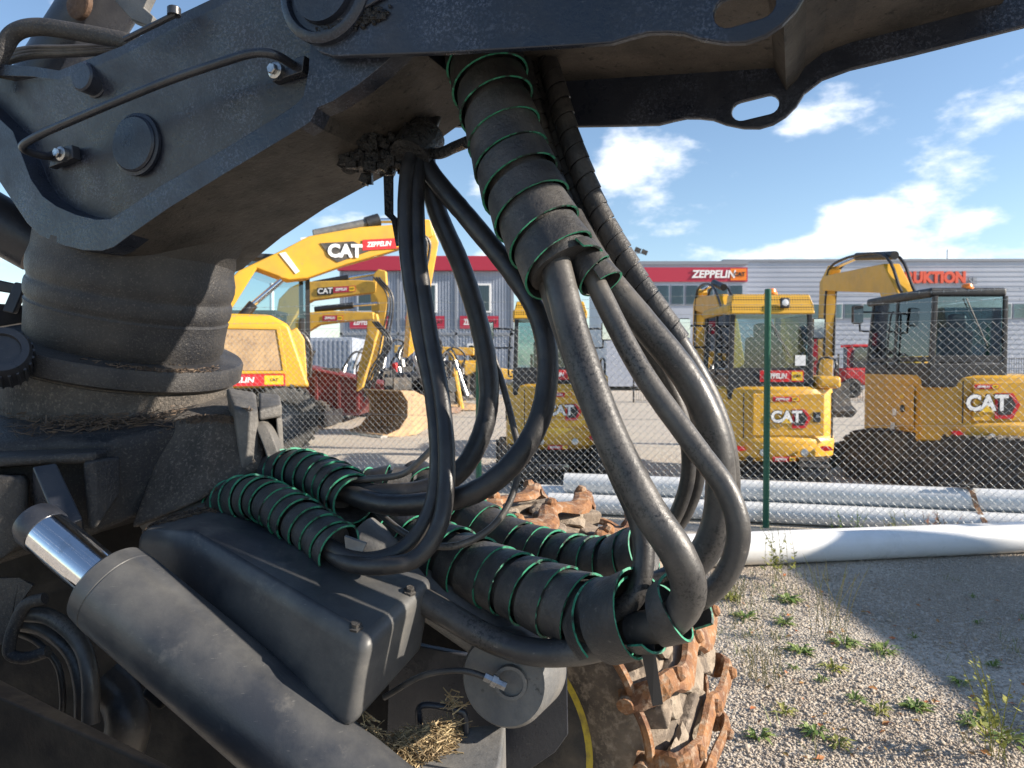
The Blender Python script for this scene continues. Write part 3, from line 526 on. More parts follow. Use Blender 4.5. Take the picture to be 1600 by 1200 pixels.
hose(m4, .0175)
spiral(m4[:6], .0215, .034, .003, .93, .0015, 1, ('sleeve', 'm_black'), False, .03, 'black_spiral_guard')
for dx, dd in ((0, 0), (22, .02)):
    mm = [(812 + dx, 70, 1.5 + dd), (826 + dx, 130, 1.48 + dd), (852 + dx, 230, 1.46 + dd), (884 + dx, 320, 1.44 + dd), (925 + dx, 400, 1.43 + dd), (985 + dx, 500, 1.42 + dd), (1040 + dx*.8, 590, 1.42 + dd), (1072 + dx*.7, 680, 1.43 + dd), (1072 + dx*.7, 760, 1.45 + dd), (1036 + dx*.5, 835, 1.48 + dd), (970, 875, 1.52)]
    hose(mm, .0145); spiral(mm[:5], .0175, .032, .003, .93, .0012, 1, ('sleeve', 'm_black'), False, .03, 'black_spiral_guard')
# spiral bundles along the machine
spiral([(640, 742, 1.86), (720, 800, 1.76), (800, 845, 1.68), (880, 872, 1.60), (950, 878, 1.52), (1010, 862, 1.46)], .052, .05, hand=-1)
spiral([(540, 765, 1.82), (600, 752, 1.80), (660, 756, 1.84)], .036, .05, hand=-1)
spiral([(470, 770, 1.72), (560, 806, 1.62), (660, 852, 1.50), (760, 896, 1.40), (850, 932, 1.31), (920, 955, 1.25), (985, 962, 1.20)], .060, .052, hand=-1, cs=(0, .12), jit=.16)
spiral([(930, 985, 1.24), (965, 965, 1.2), (1010, 952, 1.17)], .066, .06, hand=-1, core=False, jit=.1)
spiral([(1020, 965, 1.175), (1062, 948, 1.15), (1075, 940, 1.14)], .047, .052, hand=-1, core=False, wr=.85, jit=.05)
spiral([(400, 768, 1.70), (425, 742, 1.66), (470, 737, 1.60), (520, 755, 1.53), (556, 782, 1.46)], .046, .036, hand=-1, cs=(0, .14), jit=.06)
spiral([(336, 808, 1.62), (365, 782, 1.57), (410, 780, 1.51), (460, 808, 1.44), (510, 842, 1.37), (534, 860, 1.34)], .044, .036, hand=-1, cs=(0, .14), jit=.06)
b = MB(); b.prism([P(*q) for q in ((1000, 1010, 1.16), (1022, 1006, 1.15), (1036, 1100, 1.17), (1020, 1104, 1.17))], FW*.003); b.build('webbing_strap', M['m_black'], FO)
b = MB(); b.prism([P(*q) for q in ((538, 838, 1.30), (572, 850, 1.29), (566, 862, 1.29), (540, 858, 1.30))], FW*.012); b.build('hose_tag', M['gun_grey'], FO)
# --- wheel
TA = R(25); tax = Vector((math.sin(TA), math.cos(TA), 0)); tu = Vector((math.cos(TA), -math.sin(TA), 0)); tcn_ = Vector((-.10, 2.0, .53)); TR_ = .535; TW = .55
b = MB(); b.lathe([(.335, .01), (.345, -.012), (.37, -.022), (.43, -.03), (.49, -.012), (TR_-.02, .03), (TR_, .08), (TR_+.008, TW/2), (TR_, TW-.08), (TR_-.02, TW-.03), (.43, TW+.03), (.34, TW)], tcn_, tax, 96); wh = b.build('tyre', M['tyre'], FO)
b = MB(); b.lathe([(.325, -.008), (.345, -.010), (.345, .01), (.33, .02), (.315, .06), (.30, .2), (.28, .28), (.12, .3), (.1, .25), (.0, .25)], tcn_, tax, 72); ro = b.build('wheel_rim', [M['m_dark'], M['rim_yellow']], FO)
for p in ro.data.polygons:
    if (Vector(p.center) - tcn_ - tax*(Vector(p.center) - tcn_).dot(tax)).length > .318: p.material_index = 1
def tp(a, r, wv): return tcn_ + tu*(r*math.cos(a)) + ZV*(r*math.sin(a)) + tax*wv
lug = None
for k in range(22):
    for sd in (0, 1):
        a = (k + .5*sd)/22*2*math.pi; b = MB()
        w0, w1 = (-.015, TW*.48) if sd == 0 else (TW*.52, TW+.015); sk = .17
        lo, hi = [], []
        for aa, ww, dr in ((a-.055, w0, -.05), (a+.055, w0, -.05), (a+.045+sk, w1 if sd == 0 else w0, 0), (a-.045+sk, w1 if sd == 0 else w0, 0)):
            pass
        q = [(a-.055, w0 if sd == 0 else w1), (a+.055, w0 if sd == 0 else w1), (a+.045+sk, w1 if sd == 0 else w0), (a-.045+sk, w1 if sd == 0 else w0)]
        b.loft([[tp(x, TR_-.05 if i < 2 else TR_-.012, y) for i, (x, y) in enumerate(q)], [tp(x, TR_+.022 if i < 2 else TR_+.036, y) for i, (x, y) in enumerate(q)]]); b.build('tread_lug', M['tyre'], wh, .008, 1)
WC = thing('wheel_chain', tcn_ - ZV*.53, 'rust orange steel track chain wrapped around the muddy tyre', 'tyre chain')
NB = 20
for k in range(NB):
    a = k/NB*2*math.pi + .09; rr = TR_ + .052
    pth = cr([tp(a+.02, TR_-.06, -.055), tp(a+.02, rr-.03, -.05), tp(a+.03, rr+.012, -.01), tp(a-.04, rr+.004, TW*.25), tp(a+.04, rr+.010, TW*.5), tp(a-.04, rr+.004, TW*.75), tp(a+.03, rr+.012, TW+.01), tp(a+.02, rr-.03, TW+.05), tp(a+.02, TR_-.06, TW+.055)], 4)
    fr_ = frames(pth); lp = []
    for i_, (q, (t_, u_, v_)) in enumerate(zip(pth, fr_)):
        rad = (q - tcn_); rad = (rad - tax*rad.dot(tax)).normalized(); o1 = (rad - t_*rad.dot(t_)).normalized(); o2 = t_.cross(o1)
        kn = 1 + .22*math.exp(-((i_ % 8) - 4)**2/3.0); a_, c_ = .030*kn*random.uniform(.9, 1.1), .013*random.uniform(.9, 1.1)
        lp.append([q + o2*x*a_ + o1*y*c_ for x, y in ((-1, -.6), (-.6, -1), (.6, -1), (1, -.6), (.9, .5), (.45, 1), (-.45, 1), (-.9, .5))])
    b = MB(); b.loft(lp, 0, False); b.build('cross_bar', M['rust'], WC)
    for wv in (.02, TW*.5, TW-.02):
        q = tp(a + (.03 if wv != TW*.5 else .04), rr + .022, wv); rad = (q - tcn_); rad = (rad - tax*rad.dot(tax)).normalized(); b = MB(); b.lathe([(.020, -.02), (.019, .008), (.012, .018), (.0, .019)], q, rad, 8, sm=False); b.build('grip_stud', M['rust'], WC)
    a2 = a + 2*math.pi/NB
    for wv, sg in ((-.05, 1), (TW+.05, 1)):
        b = MB(); b.tube(cr([tp(a, TR_-.035, wv), tp(a+.1, TR_-.022, wv*1.0 + (-.012 if wv < 0 else .012)), tp(a+.21, TR_-.022, wv + (-.012 if wv < 0 else .012)), tp(a2+.02, TR_-.035, wv)], 4), .0125, 6); b.build('side_link', M['rust'], WC)
        b = MB(); q = tp(a+.02, TR_-.045, wv + (-.01 if wv < 0 else .01)); b.lathe([(.008, -.022), (.021, -.02), (.021, .02), (.008, .022)], q, tax.lerp(ZV, .2), 14); b.build('link_boss', M['rust'], WC)
b = MB()
for k in range(170):
    a = random.uniform(0, 6.28); wv = random.uniform(.02, TW-.02); s_ = random.uniform(.03, .075)
    q = tp(a, TR_+.012, wv); vsb = bmesh.new(); bmesh.ops.create_icosphere(vsb, subdivisions=2, radius=s_)
    rx = Matrix.Rotation(a, 3, tax)
    rad = (tp(a, 1, 0) - tcn_).normalized()
    pts = []
    for v in vsb.verts:
        c_ = v.co*(1 + random.gauss(0, .10)); rc = c_.dot(rad); pts.append(q + c_ - rad*rc*.62)
    b.add(pts, [[v.index for v in f.verts] for f in vsb.faces], 0, False); vsb.free()
mo_ = b.build('caked_mud', M['mud'], wh); mo_['kind'] = 'stuff'
# --- litter of needles and twigs
def litter(corners, zs, n, mat, name, label, heap=.004, lmax=.04, allow=None):
    bpy.context.view_layer.update(); dg = bpy.context.evaluated_depsgraph_get(); b = MB(); k = 0; tries = 0
    cs = [P(*q) for q in corners]
    while k < n and tries < n*6:
        tries += 1; wts = [random.expovariate(1) for _ in cs]; sw = sum(wts); q = sum((c*(w_/sw) for c, w_ in zip(cs, wts)), Vector())
        ok, hit, nr, _, ob_, _ = S.ray_cast(dg, Vector((q.x, q.y, zs)), Vector((0, 0, -1)))
        if not ok or nr.z < .45 or hit.z < zs - .35 or (allow and ob_.name.split('.')[0] not in allow): continue
        k += 1; q = hit + Vector((0, 0, random.random()**2*heap + .001)); l = random.uniform(.006, lmax); a = random.random()*6.28; e = Vector((math.cos(a), math.sin(a), 0)); e = (e - nr*e.dot(nr) + nr*random.gauss(0, .2)).normalized()*l/2; r = random.uniform(.0005, .0013)
        s1 = e.orthogonal().normalized()*r; s2 = e.cross(s1).normalized()*r
        b.loft([[q-e+s1, q-e+s2, q-e-s1-s2], [q+e+s1, q+e+s2, q+e-s1-s2]])
    tag(b.build(name, M[mat]), label, 'debris', kind='stuff')
litter([(-20, 694, 1.50), (205, 690, 1.58), (300, 655, 1.66), (330, 610, 1.95), (-60, 610, 1.95)], P(0, 610, 1.6).z, 1900, 'needles', 'needle_litter', 'brown needles and twigs lying on the crane base casting', .018)
litter([(555, 1200, 1.18), (600, 1172, 1.26), (735, 1136, 1.36), (700, 1180, 1.26)], P(650, 1090, 1.3).z, 2200, 'straw', 'straw_litter', 'dry straw and twigs piled on the step box', .03, .05)
litter([(30, 560, 1.72), (200, 590, 1.6), (378, 560, 1.72), (340, 545, 1.9)], (FC + AX*.05).z, 900, 'needles', 'flange_litter', 'fine needles collected on the pillar flange', .004, .02, ('pillar_flange',))
litter([(212, 833, 1.44), (245, 806, 1.50), (335, 782, 1.60), (420, 800, 1.56)], P(300, 770, 1.5).z, 500, 'needles', 'cover_litter', 'fine needles lying on the box cover beside the pillar', .004, .02)
litter([(265, 655, 1.66), (330, 650, 1.62), (405, 655, 1.66), (200, 830, 1.56), (412, 730, 1.62)], P(300, 640, 1.6).z, 500, 'needles', 'shoulder_litter', 'fine needles caught on the sloping shoulder under the pillar', .004, .02)

# ================================================================ FENCE and pipes
fa = Vector((4.48, 6.4, 0)); fb = Vector((-2.9, 8.3, 0)); fd = (fb - fa).normalized(); fn = Vector((-fd.y, fd.x, 0))
FE = thing('chain_link_fence', (2.42, 6.93, 0), 'chain link fence on green posts topped with barbed wire', 'fence')
def fpt(s, z, o=0): return Vector((2.42, 6.93, z)) + fd*s + fn*o
for s_ in (-6.0, -2.95, 0, 2.86, 5.95):
    if s_ == -2.95: continue
    b = MB(); b.lathe([(.03, -.3), (.03, 2.24), (.031, 2.245), (.031, 2.26), (.02, 2.268), (0, 2.268)], fpt(s_, 0), ZV, 20); b.build('post', M['fence_green'], FE)
b = MB(); pw = .0715; ph = .0715; wr_ = .0019; s_ = -6.0; i = 0; rows = int(1.9/ph*2)
while s_ < 6.0:
    vs = []; fs = []
    for k in range(rows+1):
        z = .04 + k*ph/2; e = (pw/2 if k % 2 else 0) ; o_ = .0015 if k % 2 else -.0015
        c = fpt(s_ + (e if i % 2 == 0 else pw/2 - e + pw/2 - pw/2), z, -.034 + o_)
        vs += [c + fd*wr_, c + fn*wr_, c - fd*wr_, c - fn*wr_]
    for k in range(rows):
        for q in range(4): fs.append((k*4+q, k*4+(q+1) % 4, k*4+4+(q+1) % 4, k*4+4+q))
    b.add(vs, fs, 0, True); s_ += pw/2; i += 1
me_o = b.build('wire_mesh', M['galv_wire'], FE); me_o['kind'] = 'stuff'
for z in (1.95, 2.03, 2.12, 2.21, 1.0, .06):
    b = MB(); b.tube([fpt(s, z + .01*math.sin(s*2), -.034) for s in np.linspace(-6, 6, 40)], .0016, 5)
    if z > 2:
        for s in np.arange(-6, 6, .1):
            c = fpt(s, z + .01*math.sin(s*2), -.034)
            for e in ((fd*.3 + ZV), (fd*.3 - ZV), (fn - ZV*.3)): b.tube([c - e.normalized()*.012, c + e.normalized()*.012], .001, 3)
    b.build('barbed_wire' if z > 2 else 'tension_wire', M['galv_wire'], FE)
def pipe(name, a, c, r0, r1, mat, label, cat='pole', grp=None):
    a, c = Vector(a), Vector(c); ax = (c-a); L = ax.length; b = MB()
    b.lathe([(r0*.8, .03), (r0*.86, 0), (r0, 0)] + [(r0 + (r1-r0)*t, L*t) for t in (.25, .5, .75)] + [(r1, L), (r1*.86, L), (r1*.8, L-.03)], a, ax, 40); o = b.build(name, M[mat]); tag(o, label, cat, grp); return o
p1 = G(1000, 899); p2 = G(1640, 868); e = (p2-p1).normalized(); pn = Vector((-e.y, e.x, 0))
p1 -= e*.25; p2 += e*2
pipe('white_pole', p1 + pn*.14 + ZV*.122, p2 + pn*.12 + ZV*.112, .12, .11, 'off_white_pipe', 'thick white metal pole lying on the gravel along the fence, shadow on its side')
pipe('white_pole', p1 + pn*.375 + ZV*.102 - e*.1, p2 + pn*.345 + ZV*.098, .10, .096, 'off_white_pipe', 'white metal pole lying on the gravel tight against the fence posts')
g1 = fpt(2.0, 0) + fn*.34; g2 = fpt(-6, 0) + fn*.34
if (g1 - CAM).y < fpt(2.0, 0).y: pass
sgn = 1 if fn.y > 0 else -1
def gp(s, off, z): return fpt(s, z) + fn*(sgn*off)
pipe('galvanised_pole', gp(2.15, .20, .105), gp(-6, .20, .105), .10, .10, 'galv', 'galvanised steel pole lying at the bottom of the stack behind the fence, fence side', 'pole', 'galvanised poles')
pipe('galvanised_pole', gp(2.3, .44, .125), gp(-6, .44, .125), .12, .12, 'galv', 'galvanised steel pole lying at the bottom of the stack, excavator side', 'pole', 'galvanised poles')
pipe('galvanised_pole', gp(2.0, .33, .295), gp(-6, .33, .295), .105, .105, 'galv', 'galvanised steel pole resting on top of the stack behind the fence', 'pole', 'galvanised poles')
sc0 = -1.85; b = MB(); stp = cr([gp(sc0 - .05, .08, .02), gp(sc0 - .03, .085, .12), gp(sc0, .20, .24), gp(sc0 + .03, .25, .38), gp(sc0 + .06, .36, .415), gp(sc0 + .1, .48, .30)], 6); fr_ = frames(stp)
b.loft([[q + fd*.022 , q + fd*.022 + ZV*.006, q - fd*.022 + ZV*.006, q - fd*.022] for q in stp]); tag(b.build('lashing_strap', M['rust']), 'rust brown lashing strap around the galvanised poles', 'strap')
b = MB(); b.box(gp(sc0 + .05, .30, .425), (.16, .05, .03), Matrix.Rotation(math.atan2(fd.y, fd.x), 3, 'Z')); b.tube([gp(sc0 - .05, .27, .43), gp(sc0 + .28, .27, .44)], .012, 8); tag(b.build('strap_ratchet', M['m_dark'], bevel=.004), 'dark ratchet buckle lying on top of the galvanised poles', 'ratchet')

# ================================================================ EXCAVATORS
def loc(name, b, mat, parent, bev=0, seg=2): return b.build(name, mat, parent, bev, seg)
def stadium(L, r, n=10):
    o = []
    for k in range(n+1): a = -math.pi/2 + math.pi*k/n; o.append((L/2 + r*math.cos(a), r + r*math.sin(a)))
    for k in range(n+1): a = math.pi/2 + math.pi*k/n; o.append((-L/2 + r*math.cos(a), r + r*math.sin(a)))
    return o
def tracks(root, L, gauge, wid, r, rot):
    cz, sz = math.cos(rot), math.sin(rot); ex = Vector((cz, sz, 0)); ey = Vector((-sz, cz, 0))
    for sd in (-1, 1):
        c = ey*(sd*gauge/2); b = MB(); st = stadium(L, r); b.loft([[c + ex*x + ZV*z + ey*(-wid/2) for x, z in st], [c + ex*x + ZV*z + ey*(wid/2) for x, z in st]])
        per = []; st2 = stadium(L, r, 14); pl = [Vector((x, 0, z)) for x, z in st2]; pl.append(pl[0]); acc_ = 0; step = .11; nxt = 0
        for i in range(len(pl)-1):
            sg = pl[i+1]-pl[i]; ll = sg.length
            while nxt <= acc_ + ll and ll > 1e-6:
                q = pl[i] + sg*((nxt-acc_)/ll); nrm = Vector((sg.z, 0, -sg.x)).normalized(); t_ = sg.normalized()
                cc = c + ex*q.x + ZV*q.z; nn = ex*nrm.x + ZV*nrm.z; tt = ex*t_.x + ZV*t_.z
                pts = [cc + tt*a*.03 + ey*(e_*wid/2*1.01) + nn*h for h in (-.005, .028) for a, e_ in ((-1, -1), (1, -1), (1, 1), (-1, 1))]
                b.add(pts, [(0,1,2,3),(4,5,6,7),(0,1,5,4),(1,2,6,5),(2,3,7,6),(3,0,4,7)]); nxt += step
            acc_ += ll
        tr = loc('track', b, M['m_dark'], root)
        for x in (-L/2, L/2): bb = MB(); bb.lathe([(.02, -wid*.52), (r*.72, -wid*.52), (r*.72, wid*.52), (.02, wid*.52)], c + ex*x + ZV*r, ey, 20); loc('idler_wheel', bb, M['m_dark'], tr)
    b = MB(); b.box(ZV*(r+.12), (L*.6, gauge*.7, .25), Matrix.Rotation(rot, 3, 'Z')); b.lathe([(.35, 0), (.35, .2)], ZV*(r+.1), ZV, 24); loc('undercarriage', b, M['m_dark'], root, .02)
    b = MB(); b.box(ex*(L/2 + r + .28) + ZV*.24, (.06, gauge + wid, .36), Matrix.Rotation(rot, 3, 'Z')); b.box(ex*(L/2+.1) + ey*.25 + ZV*.3, (.7, .1, .12), Matrix.Rotation(rot, 3, 'Z')); b.box(ex*(L/2+.1) - ey*.25 + ZV*.3, (.7, .1, .12), Matrix.Rotation(rot, 3, 'Z')); loc('dozer_blade', b, M['m_black'], root, .01)
def boomset(root, pts, wd, mat='yellow', name='boom'):
    # pts: list of (x, z, half-height) in the machine's vertical plane
    b = MB(); up = []; dn = []
    for i, (x, z, h) in enumerate(pts):
        a = pts[max(i-1, 0)]; c = pts[min(i+1, len(pts)-1)]; t = Vector((c[0]-a[0], 0, c[1]-a[1])).normalized(); n_ = Vector((-t.z, 0, t.x)); up.append(Vector((x, 0, z)) + n_*h); dn.append(Vector((x, 0, z)) - n_*h)
    poly = up + dn[::-1]; b.loft([[p + Vector((0, -wd/2, 0)) for p in poly], [p + Vector((0, wd/2, 0)) for p in poly]]); return loc(name, b, M[mat], root, .02)
def excavator(loc_, rz, label, w_=1.4, rear=-.62, zb=.45, zt=1.30, cabtop=2.36, cab=(-.44, .75), cy=(.58, -.40), und=0, trk=(1.3, 1.05, .3, .24), scale=1, big=False, boom=True):
    r = thing('excavator', loc_, label, 'excavator', 'tracked excavators parked behind the fence', rz, True)
    hw = w_/2; rX, rZ = Vector((0, -1, 0)), Vector((0, 0, 1))  # rear face: text runs towards -y
    tracks(r, *trk, und)
    # house shell with rounded tail: plan loop lofted up
    def plan(k, x0): return [(x0 + .10*k, hw*.72), (x0 + .02, hw*.45), (x0, 0), (x0 + .02, -hw*.45), (x0 + .10*k, -hw*.72), (x0 + .26*k, -hw*.97), (x0+.5, -hw), (.85, -hw), (.95, -hw*.9), (.95, hw*.9), (.85, hw), (x0+.5, hw), (x0 + .26*k, hw*.97)]
    b = MB(); zs = [(zb, rear+.10, 1.2), (zb+.05, rear+.03, 1.0), (zb+.26*(zt-zb), rear, 1.0), (zb+.30*(zt-zb), rear+.012, 1.0), (zb+.33*(zt-zb), rear+.035, 1.0), (zt-.10, rear+.05, 1.0), (zt-.03, rear+.065, 1.05), (zt, rear+.11, 1.2)]
    b.loft([[Vector((x, y, z)) for x, y in plan(k, x0)] for z, x0, k in zs], 0, True); sh = loc('counterweight', b, M['yellow'], r); sh.data.polygons.foreach_set('use_smooth', [len(p.vertices) == 4 for p in sh.data.polygons])
    es = sh.modifiers.new('e', 'EDGE_SPLIT'); es.split_angle = R(32)
    xr = rear + .045   # face of the engine door
    b = MB(); b.box((xr - .004, -.06, zb + .63*(zt-zb)), (.022, w_*.58, (zt-zb)*.56)); loc('engine_door', b, M['yellow'], r, .012)
    b = MB(); b.box((xr - .012, w_*.32, zb + .62*(zt-zb)), (.012, .012, (zt-zb)*.6)); loc('panel_seam', b, M['m_black'], r); b = MB(); b.box((xr - .002, -w_*.395, zb + .62*(zt-zb)), (.03, .015, (zt-zb)*.6)); loc('panel_seam', b, M['m_black'], r)
    b = MB(); b.box((xr - .017, -w_*.27, zb + .60*(zt-zb)), (.012, .085, .115)); la = loc('door_latch', b, M['m_black'], r, .01)
    b = MB(); b.lathe([(.018, 0), (.018, .01), (0, .012)], (xr-.022, -w_*.27, zb + .61*(zt-zb)), (-1, 0, 0), 12); loc('latch_lock', b, M['steel'], la)
    ly = .42 if big else -.02*w_
    catlogo(r, (xr - .016, ly, zb + .60*(zt-zb)), rX, rZ, .135 if not big else .2)
    zsign(r, (xr - .016, ly, zb + .84*(zt-zb)), rX, rZ, .30, .055)
    for s_ in (-1, 1):
        b = MB(); y = s_*hw*.70; xx = rear + .055; b.prism([Vector((xx - .01, y + a*.075, zb + .155 + e*.03)) for a, e in ((-1, -.6), (.3, -1), (1, .2), (.6, 1), (-.5, .8))], Vector((-.03, 0, 0))); loc('tail_reflector', b, M['lens_red'], r)
        b = MB(); b.lathe([(.045, 0), (.042, .02), (.0, .024)], (rear + .012, s_*hw*.33, zb + .11), (-1, 0, .1), 16); loc('tow_eye', b, M['steel'], r)
    zsign(r, (rear - .004, .4 if big else 0, zb + .04), rX, rZ, .26, .055)
    b = MB(); b.lathe([(.04, 0), (.04, .012), (0, .012)], (rear + .075, hw*.52, zb + .03), (-1, 0, 0), 18); loc('tow_hole', b, M['m_black'], r)
    b = MB(); b.box((rear + .42, -hw*.80, zt + .05), (.62, w_*.19, .14)); loc('hood_top', b, M['yellow'], r, .04, 3)
    # cab
    x0, x1 = cab; y0, y1 = cy; zc = zt - .02; fm = 'm_black'
    b = MB(); b.box(((x0+x1)/2, (y0+y1)/2, zc + .02), (x1-x0, y0-y1, .3)); loc('cab_base', b, M[fm], r, .02)
    zl = zc + .17 if not big else zc + .2
    roofz = cabtop - (.21 if not big else .12)
    for (x, y) in ((x0+.03, y0-.03), (x0+.03, y1+.03), (x1-.03, y0-.03), (x1-.03, y1+.03), (x0 + (x1-x0)*.52, y0-.03)):
        b = MB(); tp_ = Vector((x + (.10 if x > x0+.1 and x > (x0+x1)/2+.2 else .0)*-1, y*.96, roofz)); bt = Vector((x, y, zc)); b.loft([[bt + Vector((a*.03, e_*.03, 0)) for a, e_ in ((-1,-1),(1,-1),(1,1),(-1,1))], [tp_ + Vector((a*.026, e_*.026, 0)) for a, e_ in ((-1,-1),(1,-1),(1,1),(-1,1))]]); loc('cab_pillar', b, M[fm], r, .008)
    b = MB()
    for z in (zl + .04,): b.box((x0+.03, (y0+y1)/2, z - .02), (.05, y0-y1-.02, .09)); b.box(((x0+x1)/2, y0-.035, z - .02), (x1-x0, .04, .06))
    loc('cab_sill', b, M[fm], r, .008)
    b = MB(); b.box(((x0+x1)/2, (y0+y1)/2, roofz + .05), (x1-x0-.04, y0-y1, .11)); loc('cab_roof', b, M['m_black' if big else 'yellow_worn'], r, .035, 3)
    if not big:
        b = MB(); b.prism([Vector((x0 - .05, y0 - .01, roofz - .02)), Vector((x0 - .05, y1 + .01, roofz - .02)), Vector((x0 - .035, y1 + .02, roofz + .08)), Vector((x0 + .02, y1 + .05, cabtop)), Vector((x0 + .02, y0 - .05, cabtop)), Vector((x0 - .035, y0 - .02, roofz + .08))], Vector((.22, 0, .0))); loc('roof_vent_panel', b, M['vent'], r, .015)
        b = MB(); b.box((x0 - .055, y0 - .5*(y0-y1) - .13, roofz + .10), (.03, .11, .12)); rl = loc('work_light', b, M['m_black'], r, .015); b = MB(); b.lathe([(.04, 0), (.036, .012), (0, .016)], (x0 - .07, y0 - .5*(y0-y1) - .13, roofz + .105), (-1, 0, 0), 16); loc('lens', b, M['white'], rl)
    b = MB(); b.lathe([(.075, 0), (.075, .02), (.062, .028), (.055, .06), (.03, .07), (0, .07)], (x0 + .09, y0 - .5*(y0-y1) - .02, cabtop - (.0 if not big else .03)), ZV, 20); loc('beacon', b, M['orange'], r)
    gz0, gz1 = zl + .06, roofz - .01
    def pane(pts, m_='glass'): b = MB(); pts = [Vector(p) for p in pts]; n_ = (pts[1]-pts[0]).cross(pts[2]-pts[0]).normalized(); b.prism(pts, n_*.006); loc('window_pane', b, M[m_], r)
    pane([(x0+.02, y0-.07, gz0), (x0+.02, y1+.07, gz0), (x0+.02, (y1+.07)*.97, gz1), (x0+.02, (y0-.07)*.97, gz1)], 'glass')
    xm = x0 + (x1-x0)*.52
    pane([(x0+.07, y0-.025, gz0), (xm-.03, y0-.025, gz0), (xm-.03, y0*.965-.02, gz1), (x0+.07, y0*.965-.02, gz1)])
    pane([(xm+.03, y0-.025, zc), (x1-.07, y0-.025, zc), (x1-.17, y0*.965-.02, gz1), (xm+.03, y0*.965-.02, gz1)])
    pane([(x0+.07, y1+.025, gz0), (x1-.07, y1+.025, gz0), (x1-.17, y1*.965+.02, gz1), (x0+.07, y1*.965+.02, gz1)])
    pane([(x1-.03, y0-.07, zc+.1), (x1-.03, y1+.07, zc+.1), (x1-.13, (y1+.07)*.97, gz1), (x1-.13, (y0-.07)*.97, gz1)])
    if not big: zsign(r, (x0 - .004, (y0+y1)/2 - .12, zl - .03), rX, rZ, .50, .13)
    # seat, headrest, levers seen through the glass
    ym = (y0+y1)/2; b = MB(); b.box((x0+.30, ym, zl+.12), (.14, .42, .62), Matrix.Rotation(-.15, 3, 'Y')); b.box((x0+.5, ym, zl-.1), (.45, .44, .12)); b.box((x0+.26, ym, zl+.50), (.1, .24, .18)); loc('seat', b, M['m_black'], r, .05, 3)
    b = MB(); b.tube([Vector((x1-.25, ym+.22, zc)), Vector((x1-.3, ym+.22, zl+.25))], .02, 8); b.tube([Vector((x1-.25, ym-.22, zc)), Vector((x1-.3, ym-.22, zl+.25))], .02, 8); loc('control_lever', b, M['m_black'], r)
    # grab rail, wiper, exhaust, vents and door handle
    b = MB(); b.tube(cr([Vector((xm+.06, y0+.01, zc+.1)), Vector((xm+.06, y0+.06, zc+.16)), Vector((xm+.04, y0*.97+.05, roofz-.2)), Vector((xm+.04, y0*.965+.0, roofz-.14))], 5), .012, 8); loc('grab_rail', b, M['m_black'], r)
    b = MB(); b.tube([Vector((x0-.012, (y0+y1)/2+.05, gz1-.02)), Vector((x0-.014, (y0+y1)/2-.22, gz0+.12))], .008, 6); loc('wiper', b, M['m_black'], r)
    b = MB(); b.box((xm-.09, y0+.004, zl+.0), (.11, .03, .035)); loc('door_handle', b, M['m_black'], r, .006)
    b = MB(); b.tube(cr([Vector((rear+.35, -hw*.62, zt)), Vector((rear+.35, -hw*.62, zt+.26)), Vector((rear+.27, -hw*.62, zt+.32))], 5), .03, 12); loc('exhaust_pipe', b, M['m_dark'], r)
    for q_ in range(6): b = MB(); b.box((rear+.40+q_*.06, hw*1.0+.001, zb+.55*(zt-zb)), (.03, .012, .22)); loc('vent_slot', b, M['m_black'], r)
    b = MB(); b.tube(cr([Vector((rear+.2, -hw*.93, zt+.1)), Vector((rear+.2, -hw*.93, zt+.3)), Vector((rear+.6, -hw*.93, zt+.32)), Vector((rear+.7, -hw*.93, zt+.1))], 5), .014, 8); loc('hood_rail', b, M['m_black'], r)
    # mirrors on hoops
    for s_, yy in ((1, y0), (-1, y1 if not big else y1)):
        b = MB(); zz = roofz - .12; b.tube(cr([Vector((x1-.45, yy, zz)), Vector((x1-.45, yy+s_*.26, zz+.005)), Vector((x1-.45, yy+s_*.29, zz-.05)), Vector((x1-.45, yy+s_*.29, zz-.22)), Vector((x1-.45, yy+s_*.26, zz-.26)), Vector((x1-.45, yy, zz-.26))], 5), .013, 8); hoop = loc('mirror_hoop', b, M['m_black'], r)
        b = MB(); b.box((x1-.47, yy+s_*.34, zz-.03), (.07, .15, .26)); loc('mirror', b, M['m_black'], hoop, .03, 3); b = MB(); b.box((x1-.512, yy+s_*.34, zz-.03), (.006, .13, .23)); loc('mirror_glass', b, M['chrome'], hoop)
    if boom:
        k = 1.35 if big else 1.0; yb = .30 if big else .05
        bs = thing_part = bpy.data.objects.new('boom_arm', None)
        bpy.data.objects.remove(bs)
        def off(o): o.location.y = yb; return o
        off(boomset(r, [(.8, zt-.2, .13*k), (1.35, zt+.75*k, .15*k), (1.75*1.0, zt+1.1*k, .17*k), (2.9*k, zt+1.22*k, .10*k)], .2*k))
        off(boomset(r, [(2.75*k, zt+1.42*k, .05*k), (2.95*k, zt+1.22*k, .12*k), (3.0*k, zt+.6, .10*k), (3.02*k, zt-.25, .07*k)], .15*k, 'yellow_worn', 'dipper'))
        b = MB(); b.tube([Vector((1.6, 0, zt+1.35*k)), Vector((2.1*k, 0, zt+1.47*k))], .05*k, 12); off(loc('dipper_cylinder', b, M['m_black'], r)); b = MB(); b.tube([Vector((2.05*k, 0, zt+1.46*k)), Vector((2.75*k, 0, zt+1.42*k))], .028*k, 10); off(loc('cylinder_rod', b, M['chrome'], r))
        b = MB(); b.tube([Vector((3.12*k, .0, zt+1.1*k)), Vector((3.2*k, 0, zt+.5))], .045*k, 10); off(loc('bucket_cylinder', b, M['m_black'], r))
